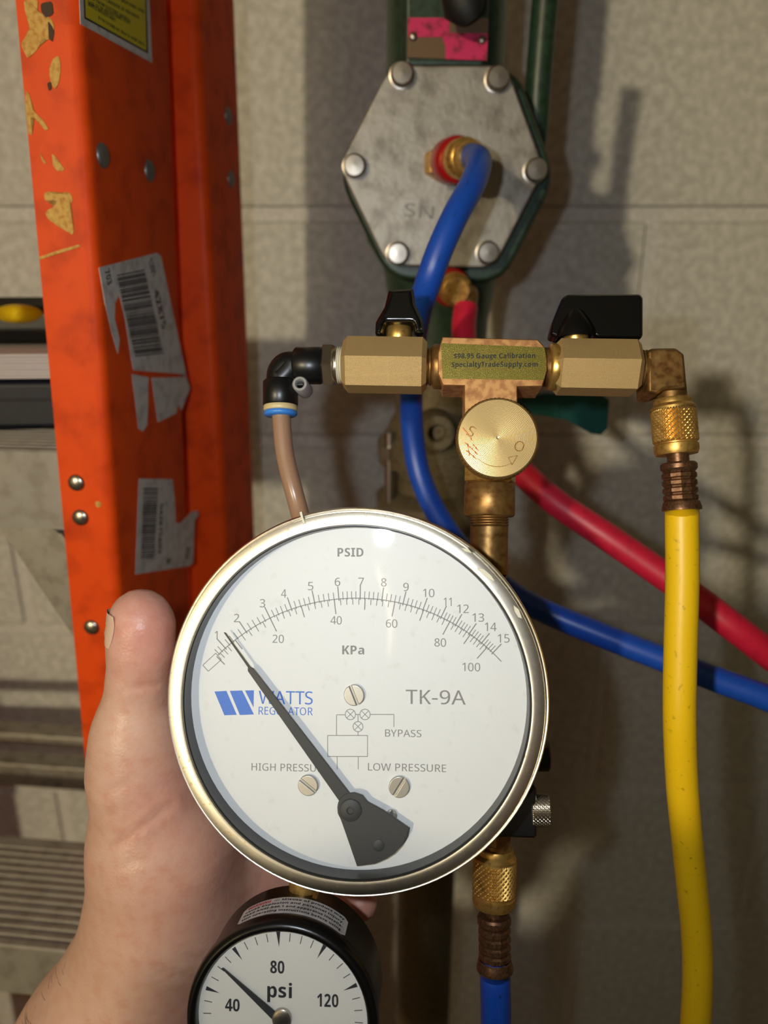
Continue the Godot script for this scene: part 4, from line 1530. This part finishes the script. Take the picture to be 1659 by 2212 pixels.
func ferrule(o: Node3D, a: Vector3, b: Vector3, r: float) -> void:
	var l := a.distance_to(b)
	var t := along(a, b)
	var mb := MB.new()
	mb.lathe([Vector2(0, -l * 0.12), Vector2(r * 0.62, -l * 0.12), Vector2(r * 0.62, l * 0.06), Vector2(r * 0.95, l * 0.07), Vector2(r * 1.04, l * 0.11), Vector2(r * 1.04, l * 0.19), Vector2(r * 0.93, l * 0.24)], t, 28, 30)
	var prof := [Vector2(r * 0.93, l * 0.24)]
	for k in 4:
		var h := l * (0.24 + 0.145 * k)
		prof.append_array([Vector2(r * 0.90, h + l * 0.02), Vector2(r * 1.0, h + l * 0.05), Vector2(r * 1.0, h + l * 0.115), Vector2(r * 0.92, h + l * 0.14)])
	mb.lathe(prof, t, 11, 20, true, 0.3)
	mb.lathe([Vector2(r * 0.95, l * 0.82), Vector2(r * 1.02, l * 0.84), Vector2(r * 1.12, l * 0.95), Vector2(r * 1.12, l), Vector2(r * 0.8, l)], t, 28, 30)
	part("crimp_ferrule", mb, M.copper_aged, o)


func build_hoses() -> void:
	# yellow hose under the right elbow
	var a := kit_x * kl(1452, 862, ZM)
	var o := thing("yellow_hose", "yellow hose hanging from the knurled nut under the brass elbow", "hose", Transform3D(Basis.IDENTITY, a))
	coupling(o, Vector3.ZERO, kit_x * kl(1462, 982, ZM) - a, 47 * ks(ZM))
	ferrule(o, kit_x * kl(1465, 992, ZM) - a, kit_x * kl(1473, 1102, ZM) - a, 36 * ks(ZM))
	var pts := [kit_x * kl(1470.5, 1076, ZM) - a]
	for p in [[1473, 1103, 0.2512], [1473, 1140, 0.2515], [1474, 1250, 0.252], [1470, 1400, 0.253], [1468, 1550, 0.255], [1474, 1700, 0.262], [1488, 1850, 0.270], [1503, 2000, 0.277], [1507, 2100, 0.280], [1502, 2212, 0.283], [1488, 2360, 0.288], [1450, 2700, 0.31], [1400, 3600, 0.42], [1380, 5000, 0.60]]:
		pts.append(cam_pt(p[0], p[1], p[2]) - a)
	var mb := MB.new()
	var rads := [0.0044]
	for k in pts.size() - 1:
		rads.append(0.00565)
	mb.tube(pts, rads, 28, 8)
	part("hose", mb, M.yellow_hose, o)
	# blue hose under the gauge
	var zb := -0.04
	a = kit_x * kl(1070, 1830, zb)
	o = thing("blue_hose", "blue hose with knurled brass nut hanging below the dial gauge", "hose", Transform3D(Basis.IDENTITY, a))
	coupling(o, Vector3.ZERO, kit_x * kl(1066, 1956, zb) - a, 46 * ks(zb))
	ferrule(o, kit_x * kl(1067, 1968, zb) - a, kit_x * kl(1069, 2094, zb) - a, 34 * ks(zb))
	pts = [kit_x * kl(1069, 2066, zb) - a]
	for p in [[1069, 2096, 0.260], [1070, 2130, 0.260], [1071, 2212, 0.261], [1068, 2340, 0.265], [1050, 2700, 0.28], [1020, 3600, 0.38], [1010, 5000, 0.56]]:
		pts.append(cam_pt(p[0], p[1], p[2]) - a)
	mb = MB.new()
	rads = [0.0044]
	for k in pts.size() - 1:
		rads.append(0.0055)
	mb.tube(pts, rads, 28, 8)
	part("hose", mb, M.blue_hose, o)
	# blue hose from the cover plate, looping behind the kit
	a = wz(1020, 338, -0.377)
	o = thing("blue_hose", "long blue hose looping from the test cock on the cover plate", "hose", Transform3D(Basis.IDENTITY, a))
	pts = [Vector3.ZERO]
	for p in [[1035, 349, 0.325], [1022, 395, 0.312], [984, 465, 0.305], [950, 540, 0.305], [925, 610, 0.310], [904, 680, 0.325], [892, 760, 0.345], [888, 860, 0.362], [893, 950, 0.370], [908, 1030, 0.372], [944, 1110, 0.368], [1000, 1190, 0.360], [1080, 1262, 0.350], [1160, 1313, 0.342], [1300, 1372, 0.333], [1450, 1430, 0.325], [1560, 1472, 0.32], [1680, 1518, 0.315], [1900, 1625, 0.31], [2300, 1900, 0.31], [2700, 2500, 0.34], [2800, 3600, 0.44]]:
		pts.append(cam_pt(p[0], p[1], p[2]) - a)
	mb = MB.new()
	mb.tube(pts, 0.0058, 28, 8)
	part("hose", mb, M.blue_hose, o)
	# red hose from the lower test cock
	a = wz(992, 630, -0.402)
	o = thing("red_hose", "dark red hose running from the lower test cock behind the kit", "hose", Transform3D(Basis.IDENTITY, a))
	mb = MB.new()
	var f0 := cam_pt(1010, 640, 0.392) - a
	var f1 := cam_pt(1006, 672, 0.390) - a
	mb.tube([Vector3.ZERO, cam_pt(1008, 634, 0.393) - a, f0, f1], 0.0058, 20, 6)
	part("ferrule", mb, M.brass_aged, o)
	pts = [f1 + Vector3(0, 0.002, 0)]
	for p in [[1002, 710, 0.386], [1008, 780, 0.380], [1030, 870, 0.372], [1075, 960, 0.362], [1130, 1022, 0.352], [1200, 1085, 0.343], [1300, 1152, 0.335], [1400, 1220, 0.33], [1500, 1290, 0.325], [1600, 1366, 0.32], [1720, 1456, 0.325], [1900, 1570, 0.335], [2300, 1800, 0.35], [2800, 2300, 0.38], [3000, 3400, 0.47]]:
		pts.append(cam_pt(p[0], p[1], p[2]) - a)
	mb = MB.new()
	mb.tube(pts, 0.0066, 28, 8)
	part("hose", mb, M.red_hose, o)


# ============================================================ the hand and forearm that hold the kit
# bones in the eye's axes: from, radius, to, radius
const ELBOW := Vector3(-0.215, -0.385, -0.11)
var ELBOW_W := eye + cb * ELBOW
var hand_bones := []
var finger_bones := []
var creases := []


func cv(px: float, py: float, d: float) -> Vector3:
	return Vector3((px - 829.5) / FPX * d, -(py - 1106.0) / FPX * d, -d)


static func smin(a: float, b: float, k: float) -> float:
	var h := maxf(k - absf(a - b), 0.0) / k
	return minf(a, b) - h * h * k * 0.25


static func bone(p: Vector3, b: Array) -> float:
	var ab: Vector3 = b[2] - b[0]
	var f := clampf((p - b[0]).dot(ab) / ab.length_squared(), 0.0, 1.0)
	return (p - (b[0] + ab * f)).length() - lerpf(b[1], b[3], f)


func field(p: Vector3, hb: Array, fb: Array, cr: Array, k := 0.014) -> float:
	var d := 1.0
	for b in hb:
		d = smin(d, bone(p, b), k)
	var out := d
	for chain in fb:
		var f := 1.0
		for b in chain:
			f = smin(f, bone(p, b), 0.004)
		out = minf(out, smin(d, f, 0.010))
	for c in cr:
		# a shallow skin crease on the side that faces the eye
		var ab: Vector2 = c[1] - c[0]
		var v := Vector2(p.x, p.y) / -p.z
		var f := clampf((v - c[0]).dot(ab) / ab.length_squared(), 0.0, 1.0)
		var q: float = (v - (c[0] + ab * f)).length() * 0.245
		if q < 0.006:
			out += c[2] * exp(-pow(q / 0.0011, 2.0)) * sin(PI * clampf(f * 0.9 + 0.05, 0.0, 1.0)) - c[2] * 0.35 * exp(-pow((q - 0.0028) / 0.0016, 2.0))
	return out


func build_person() -> void:
	var wrist := cv(322, 2090, 0.282)
	hand_bones = [
		[ELBOW, 0.043, cv(245, 2235, 0.286), 0.0325],
		[cv(245, 2235, 0.286), 0.0325, wrist, 0.0265],
		[wrist, 0.0265, cv(360, 1960, 0.274), 0.0252],
		[cv(360, 1960, 0.274), 0.0252, cv(352, 1820, 0.267), 0.0232],
		[cv(352, 1820, 0.267), 0.0232, cv(306, 1660, 0.257), 0.0158],
		[cv(306, 1660, 0.257), 0.0158, cv(296, 1580, 0.252), 0.0122],
		# palm behind the gauge
		[wrist, 0.024, cv(560, 1940, 0.300), 0.019],
		[cv(352, 1960, 0.276), 0.022, cv(570, 1800, 0.305), 0.016],
		[cv(345, 1820, 0.268), 0.018, cv(570, 1660, 0.308), 0.014],
		[cv(560, 1940, 0.300), 0.019, cv(570, 1660, 0.308), 0.014],
	]
	finger_bones = [
		# thumb along the rim
		[[cv(296, 1580, 0.252), 0.0128, cv(298, 1470, 0.246), 0.0098], [cv(298, 1470, 0.246), 0.0098, cv(304, 1400, 0.243), 0.0104], [cv(304, 1400, 0.243), 0.0104, cv(306, 1348, 0.242), 0.0103], [cv(306, 1348, 0.242), 0.0102, cv(303, 1334, 0.242), 0.0092]],
		# little, ring, middle and index finger behind the gauge
		[[cv(580, 1930, 0.300), 0.0095, cv(680, 1940, 0.303), 0.0085], [cv(680, 1940, 0.303), 0.0085, cv(745, 1948, 0.292), 0.0078], [cv(745, 1948, 0.292), 0.0078, cv(778, 1950, 0.277), 0.0068]],
		[[cv(580, 1830, 0.305), 0.0095, cv(700, 1835, 0.318), 0.0090], [cv(700, 1835, 0.318), 0.0090, cv(800, 1836, 0.318), 0.0082], [cv(800, 1836, 0.318), 0.0082, cv(850, 1834, 0.308), 0.0072]],
		[[cv(580, 1735, 0.307), 0.0095, cv(710, 1730, 0.322), 0.0090], [cv(710, 1730, 0.322), 0.0090, cv(815, 1725, 0.324), 0.0082], [cv(815, 1725, 0.324), 0.0082, cv(870, 1722, 0.312), 0.0072]],
		[[cv(575, 1655, 0.307), 0.0095, cv(700, 1630, 0.321), 0.0090], [cv(700, 1630, 0.321), 0.0090, cv(800, 1620, 0.323), 0.0082], [cv(800, 1620, 0.323), 0.0082, cv(855, 1618, 0.312), 0.0072]],
	]
	for s in [
		[225, 1845, 300, 1792, 0.0006], [300, 1792, 372, 1738, 0.0007], [215, 1722, 292, 1682, 0.0004], [238, 1512, 262, 1498, 0.0005], [275, 1486, 360, 1478, 0.0005],
		[385, 2064, 480, 2074, 0.0005], [330, 2098, 420, 2112, 0.0005], [215, 1770, 262, 1748, 0.0003], [250, 1880, 330, 1850, 0.0003],
	]:
		creases.append([Vector2((s[0] - 829.5) / FPX, -(s[1] - 1106.0) / FPX), Vector2((s[2] - 829.5) / FPX, -(s[3] - 1106.0) / FPX), s[4]])
	var o := thing("person", "bare left hand and forearm gripping the round dial gauge from behind", "person", Transform3D(cb, eye + cb * wrist))
	var red := [[cv(335, 1360, 0.236), 0.020, 0.9], [cv(340, 1440, 0.237), 0.014, 0.6], [cv(372, 1738, 0.2425), 0.020, 0.6], [cv(300, 1790, 0.242), 0.010, 0.45], [cv(430, 1880, 0.26), 0.03, 0.55], [cv(560, 1930, 0.283), 0.02, 0.7], [cv(770, 1950, 0.275), 0.02, 0.9], [cv(430, 2200, 0.26), 0.02, 0.5]]
	var mb := MB.new()
	skin_mesh(hand_bones, finger_bones, mb, wrist, red)
	# unseen rest of the body, added behind the eye to shade the wall
	var to_me := o.transform.affine_inverse()
	mb.x = to_me
	mb.nx = to_me.basis
	skin_mesh([[Vector3(-0.020, 1.24, 0.30), 0.052, Vector3(-0.010, 1.33, 0.275), 0.055], [Vector3(-0.010, 1.41, 0.265), 0.074, Vector3(-0.010, 1.46, 0.285), 0.078], [Vector3(-0.010, 1.345, 0.235), 0.040, Vector3(-0.010, 1.40, 0.215), 0.05], [Vector3(-0.010, 1.385, 0.180), 0.010, Vector3(-0.010, 1.42, 0.192), 0.008], [Vector3(0.22, 0.97, 0.16), 0.040, Vector3(0.10, 1.16, 0.10), 0.027], [Vector3(0.10, 1.16, 0.10), 0.026, Vector3(0.055, 1.22, 0.075), 0.030], [ELBOW_W, 0.040, ELBOW_W + Vector3(-0.006, 0.10, 0.06), 0.045]], [], mb, Vector3.ZERO, [], 0.010, 0.03)
	var h := part("hand", mb, M.skin, o)
	var cl := MB.new(to_me)
	skin_mesh([[Vector3(-0.225, 1.175, 0.27), 0.062, Vector3(0.145, 1.175, 0.27), 0.062], [Vector3(-0.050, 1.10, 0.30), 0.12, Vector3(-0.125, 0.86, 0.32), 0.135], [Vector3(-0.125, 0.86, 0.32), 0.135, Vector3(-0.20, 0.84, 0.32), 0.12], [Vector3(-0.20, 0.84, 0.32), 0.12, Vector3(-0.19, 0.97, 0.31), 0.105], [Vector3(-0.100, 1.1, 0.29), 0.11, Vector3(0.020, 1.1, 0.29), 0.11], [Vector3(-0.235, 1.165, 0.26), 0.062, ELBOW_W + Vector3(-0.006, 0.08, 0.05), 0.052], [Vector3(0.155, 1.165, 0.26), 0.062, Vector3(0.190, 1.0, 0.18), 0.052], [Vector3(-0.040, 1.2, 0.30), 0.07, Vector3(-0.040, 1.255, 0.295), 0.062]], [], cl, Vector3.ZERO, [], 0.012, 0.05)  # left waist widened to keep lamp light off the lower wall
	cl.c = PackedColorArray()
	part("shirt", cl, M.shirt, o, "dark shirt")
	cl = MB.new(to_me)
	skin_mesh([[Vector3(-0.20, 0.82, 0.32), 0.12, Vector3(-0.05, 0.82, 0.32), 0.12], [Vector3(-0.215, 0.76, 0.32), 0.098, Vector3(-0.235, 0.42, 0.30), 0.070], [Vector3(-0.235, 0.42, 0.30), 0.070, Vector3(-0.24, 0.10, 0.33), 0.055], [Vector3(-0.04, 0.76, 0.32), 0.098, Vector3(-0.02, 0.42, 0.30), 0.070], [Vector3(-0.02, 0.42, 0.30), 0.070, Vector3(-0.015, 0.10, 0.33), 0.055]], [], cl, Vector3.ZERO, [], 0.014, 0.04)
	cl.c = PackedColorArray()
	part("trousers", cl, M.trousers, o, "grey work trousers")
	cl = MB.new(to_me)
	cl.box(Transform3D(Basis(Vector3.UP, 0.2), Vector3(-0.345, 0.75, 0.30)), Vector3(0.075, 0.36, 0.21), 0.015)  # pouch added out of view, sized to shade the lower right wall
	cl.box(Transform3D(Basis(Vector3.UP, 0.2), Vector3(-0.388, 0.72, 0.29)), Vector3(0.035, 0.26, 0.17), 0.012)
	part("added_shade_pouch", cl, M.pouch, o, "added brown pouch on the hip that blocks lamp light")
	for sx in [-0.24, -0.015]:
		cl = MB.new(to_me)
		skin_mesh([[Vector3(sx, 0.10, 0.335), 0.052, Vector3(sx, 0.05, 0.34), 0.045], [Vector3(sx, 0.042, 0.35), 0.042, Vector3(sx, 0.034, 0.17), 0.034]], [], cl, Vector3.ZERO, [], 0.010, 0.03)
		cl.c = PackedColorArray()
		part("boot", cl, M.boot, o)
	cl = MB.new(to_me)
	skin_mesh([[Vector3(-0.010, 1.45, 0.285), 0.083, Vector3(-0.010, 1.475, 0.292), 0.082]], [], cl, Vector3.ZERO, [], 0.010, 0.02)
	cl.c = PackedColorArray()
	part("hair", cl, M.hair, o, "short dark hair")
	# thumb nail on the outer left side of the tip
	mb = MB.new()
	var outw := Vector3(-0.945, 0.03, 0.32).normalized()
	var tip := cv(303, 1322, 0.242)
	var root := cv(305, 1386, 0.243)
	var axis := (root - tip).normalized()
	outw = (outw - axis * outw.dot(axis)).normalized()
	var side := axis.cross(outw)
	var rows := 10
	var cols := 10
	var grid := []
	for i in rows + 1:
		var ring := []
		for j in cols + 1:
			var v := float(i) / rows
			var u := (float(j) / cols * 2 - 1) * (0.80 - 0.30 * pow(v, 3.0) - 0.10 * pow(1.0 - v, 6.0))
			var dir := outw * cos(u) + side * sin(u)
			var c0 := tip.lerp(root, v)
			var r := 0.006
			while r < 0.02 and field(c0 + dir * r, hand_bones, finger_bones, []) < 0.0:
				r += 0.0002
			ring.append(c0 + dir * (r + 0.0003 * (1.0 - pow(absf(u), 4.0)) - 0.0003 * v * v) - (axis * 0.0016 * (1.0 - absf(u)) if i == 0 else Vector3.ZERO) - wrist)
		grid.append(ring)
	for i in rows:
		for j in cols:
			var ua := (float(j) / cols * 2 - 1) * 0.86
			var ub := (float(j + 1) / cols * 2 - 1) * 0.86
			var n0 := outw * cos(ua) + side * sin(ua)
			var n1 := outw * cos(ub) + side * sin(ub)
			mb.quad(grid[i][j], grid[i][j + 1], grid[i + 1][j + 1], grid[i + 1][j], n0, n1, n1, n0)
	part("thumbnail", mb, M.nail, h)
	# dark hairs along the forearm
	mb = MB.new()
	var r2 := RandomNumberGenerator.new()
	r2.seed = 11
	for k in 750:
		var f := r2.randf()
		var ax: Vector3 = ELBOW.lerp(wrist, 0.35 + f * 0.62)
		var rad := lerpf(0.038, 0.0265, f)
		var dir: Vector3 = (wrist - ELBOW).normalized()
		var lft := Vector3(-dir.y, dir.x, 0).normalized()
		var bk := dir.cross(lft).normalized()
		if bk.z > 0:
			bk = -bk
		var g := r2.randf_range(-0.35, 1.5)
		var n := lft * cos(g) + bk * sin(g)
		var p0 := ax + n * (rad * 0.985)
		var l := r2.randf_range(0.004, 0.009)
		var end := p0 + n * l * 0.55 + dir * l * r2.randf_range(0.2, 0.9) + bk * r2.randf_range(-0.002, 0.002)
		mb.tube([p0 - wrist, p0.lerp(end, 0.5) + n * 0.0006 - wrist, end - wrist], [0.00006, 0.00005, 0.00002], 3, 2, false)
	var hair := part("arm_hair", mb, M.hair, o)
	hair.set_meta("kind", "stuff")


func skin_mesh(hand: Array, fingers: Array, mb: MB, off: Vector3, red: Array, cell := 0.0022, blend := 0.014) -> void:
	# surface nets over the joined bones, visiting only blocks near the surface
	var lo := Vector3(1, 1, 1) * 1e9
	var hi := -lo
	var all := hand.duplicate()
	for ch in fingers:
		all.append_array(ch)
	for b in all:
		for k in [0, 2]:
			var r: float = b[k + 1] + 0.008
			lo = lo.min(b[k] - Vector3.ONE * r)
			hi = hi.max(b[k] + Vector3.ONE * r)
	var nb := 8
	var dim := ((hi - lo) / (cell * nb)).ceil()
	var gx := int(dim.x) * nb + 1
	var gy := int(dim.y) * nb + 1
	var gz := int(dim.z) * nb + 1
	var val := PackedFloat32Array()
	val.resize(gx * gy * gz)
	val.fill(9.0)
	var todo := []
	var half := cell * nb * 0.5
	for bz in int(dim.z):
		for by in int(dim.y):
			for bx in int(dim.x):
				var mid := lo + Vector3(bx + 0.5, by + 0.5, bz + 0.5) * cell * nb
				var near := 1e9
				for b in all:
					near = minf(near, bone(mid, b))
				if near > half * 1.75 + blend * 0.4 or near < -half * 1.75 - blend:
					continue
				var hb := []
				var fb := []
				for b in hand:
					if bone(mid, b) < maxf(near, 0) + half * 3.6 + blend:
						hb.append(b)
				for ch in fingers:
					var f := 1e9
					for b in ch:
						f = minf(f, bone(mid, b))
					if f < maxf(near, 0) + half * 3.6 + 0.010:
						fb.append(ch)
				var cr := []
				var mv := Vector2(mid.x, mid.y) / -mid.z
				for c in (creases if cell < 0.005 else []):
					var f2: float = clampf((mv - c[0]).dot(c[1] - c[0]) / (c[1] - c[0]).length_squared(), 0.0, 1.0)
					if (mv - c[0].lerp(c[1], f2)).length() * 0.245 < half * 1.75 + 0.008 and mid.z > -0.275:
						cr.append(c)
				todo.append(Vector3i(bx, by, bz))
				for k in nb + 1:
					for j in nb + 1:
						for i in nb + 1:
							var id := (bx * nb + i) + gx * ((by * nb + j) + gy * (bz * nb + k))
							if val[id] == 9.0:
								val[id] = field(lo + Vector3(bx * nb + i, by * nb + j, bz * nb + k) * cell, hb, fb, cr, blend)
	# one vertex in each crossed cell
	var at := {}
	var corners := [Vector3i(0, 0, 0), Vector3i(1, 0, 0), Vector3i(0, 1, 0), Vector3i(1, 1, 0), Vector3i(0, 0, 1), Vector3i(1, 0, 1), Vector3i(0, 1, 1), Vector3i(1, 1, 1)]
	var edges := [[0, 1], [2, 3], [4, 5], [6, 7], [0, 2], [1, 3], [4, 6], [5, 7], [0, 4], [1, 5], [2, 6], [3, 7]]
	var verts := PackedVector3Array()
	var norms := PackedVector3Array()
	for blk in todo:
		for k in nb:
			for j in nb:
				for i in nb:
					var g := Vector3i(blk.x * nb + i, blk.y * nb + j, blk.z * nb + k)
					var base := g.x + gx * (g.y + gy * g.z)
					var d := []
					var mask := 0
					for c in 8:
						var q: Vector3i = corners[c]
						var x := val[base + q.x + gx * (q.y + gy * q.z)]
						d.append(x)
						if x < 0:
							mask += 1
					if mask == 0 or mask == 8 or d.has(9.0):
						continue
					var sum := Vector3.ZERO
					var cnt := 0
					for e in edges:
						if (d[e[0]] < 0) != (d[e[1]] < 0):
							var f: float = d[e[0]] / (d[e[0]] - d[e[1]])
							sum += Vector3(corners[e[0]]).lerp(Vector3(corners[e[1]]), f)
							cnt += 1
					at[base] = verts.size()
					verts.append(lo + (Vector3(g) + sum / cnt) * cell)
					norms.append(Vector3(d[1] + d[3] + d[5] + d[7] - d[0] - d[2] - d[4] - d[6], d[2] + d[3] + d[6] + d[7] - d[0] - d[1] - d[4] - d[5], d[4] + d[5] + d[6] + d[7] - d[0] - d[1] - d[2] - d[3]).normalized())
	var cols := PackedColorArray()
	for p in verts:
		var c := Color(0.66, 0.43, 0.32)      # linear skin tone
		var w := 0.0
		for r in red:
			w = maxf(w, r[2] * exp(-pow(p.distance_to(r[0]) / r[1], 2.0)))
		cols.append(c.lerp(Color(0.62, 0.28, 0.22), w))
	var st := [1, gx, gx * gy]
	for base in at:
		for ax in 3:
			var v0 := val[base]
			var v1 := val[base + st[ax]]
			if (v0 < 0) == (v1 < 0) or v0 == 9.0 or v1 == 9.0:
				continue
			var s1: int = st[(ax + 1) % 3]
			var s2: int = st[(ax + 2) % 3]
			if not (at.has(base - s1) and at.has(base - s2) and at.has(base - s1 - s2)):
				continue
			var q := [at[base], at[base - s1], at[base - s1 - s2], at[base - s2]]
			for t in [[0, 1, 2], [0, 2, 3]]:
				var a: int = q[t[0]]
				var b: int = q[t[1]]
				var c: int = q[t[2]]
				if (verts[b] - verts[a]).cross(verts[c] - verts[a]).dot(norms[a] + norms[b] + norms[c]) > 0:
					var sw := b
					b = c
					c = sw
				for w in [a, b, c]:
					mb.v.append(mb.x * (verts[w] - off))
					mb.n.append(mb.nx * norms[w])
					mb.c.append(cols[w])


# ============================================================ lamps outside the picture
func build_flash_unit() -> void:
	var o := thing("phone_flash", "small round LED flash of the phone that takes the picture", "flash lamp", Transform3D(cb, flash_at))
	var mb := MB.new()
	var z := zlathe(Vector3.ZERO)
	# the lamp faces away from the eye, along -z
	var t := Transform3D(Basis(Vector3.RIGHT, -PI / 2), Vector3.ZERO)
	mb.lathe([Vector2(0.0064, -0.003), Vector2(0.0068, 0.0004), Vector2(0.0062, 0.0009), Vector2(0.0046, 0.0007), Vector2(0.0046, 0.0004)], t, 28, 40)
	mb.lathe([Vector2(0, -0.003), Vector2(0.0064, -0.003)], t, 28)
	part("housing_ring", mb, M.black_plastic, o)
	mb = MB.new()
	mb.lathe([Vector2(0.0062, -0.0004), Vector2(0, -0.0004)], t, 28)
	part("flash_lens", mb, M.flash_glow, o)


func build_work_lamp(at: Vector3) -> void:
	# a caged bulb on a wall arm
	var o := thing("wall_lamp", "caged warm bulb on a bracket of the left wall", "lamp", Transform3D(Basis.IDENTITY, at))
	var mb := MB.new()
	var prof := []
	for i in 13:
		var a := -PI / 2 + PI * i / 12.0
		prof.append(Vector2(0.06 * cos(a), 0.064 * sin(a)))
	mb.lathe(prof, Transform3D.IDENTITY, 28, 60)
	part("bulb", mb, M.lamp_glow, o, "glowing warm white bulb")
	mb = MB.new()
	mb.lathe([Vector2(0, 0.060), Vector2(0.03, 0.060), Vector2(0.034, 0.056), Vector2(0.034, 0.11), Vector2(0, 0.11)], Transform3D.IDENTITY, 28, 30)
	part("socket", mb, M.lamp_housing, o)
	mb = MB.new()
	mb.tube([Vector3(0, 0.105, 0), Vector3(0, 0.15, 0), Vector3(-0.06, 0.17, 0), Vector3(-0.20, 0.17, 0), Vector3(-0.379, 0.17, 0)], 0.009, 14, 5)
	mb.rod(Vector3(-0.3795, 0.17, 0), Vector3(-0.36, 0.17, 0), 0.045, -1, 24, 0.003)
	part("bracket", mb, M.lamp_housing, o)
	for k in 6:
		var a := TAU * k / 6.0
		mb = MB.new()
		mb.tube([Vector3(sin(a) * 0.034, 0.07, cos(a) * 0.034), Vector3(sin(a) * 0.078, 0.02, cos(a) * 0.078), Vector3(sin(a) * 0.074, -0.05, cos(a) * 0.074), Vector3(0, -0.092, 0)], 0.0014, 8, 4)
		part("cage_wire", mb, M.lamp_housing, o)
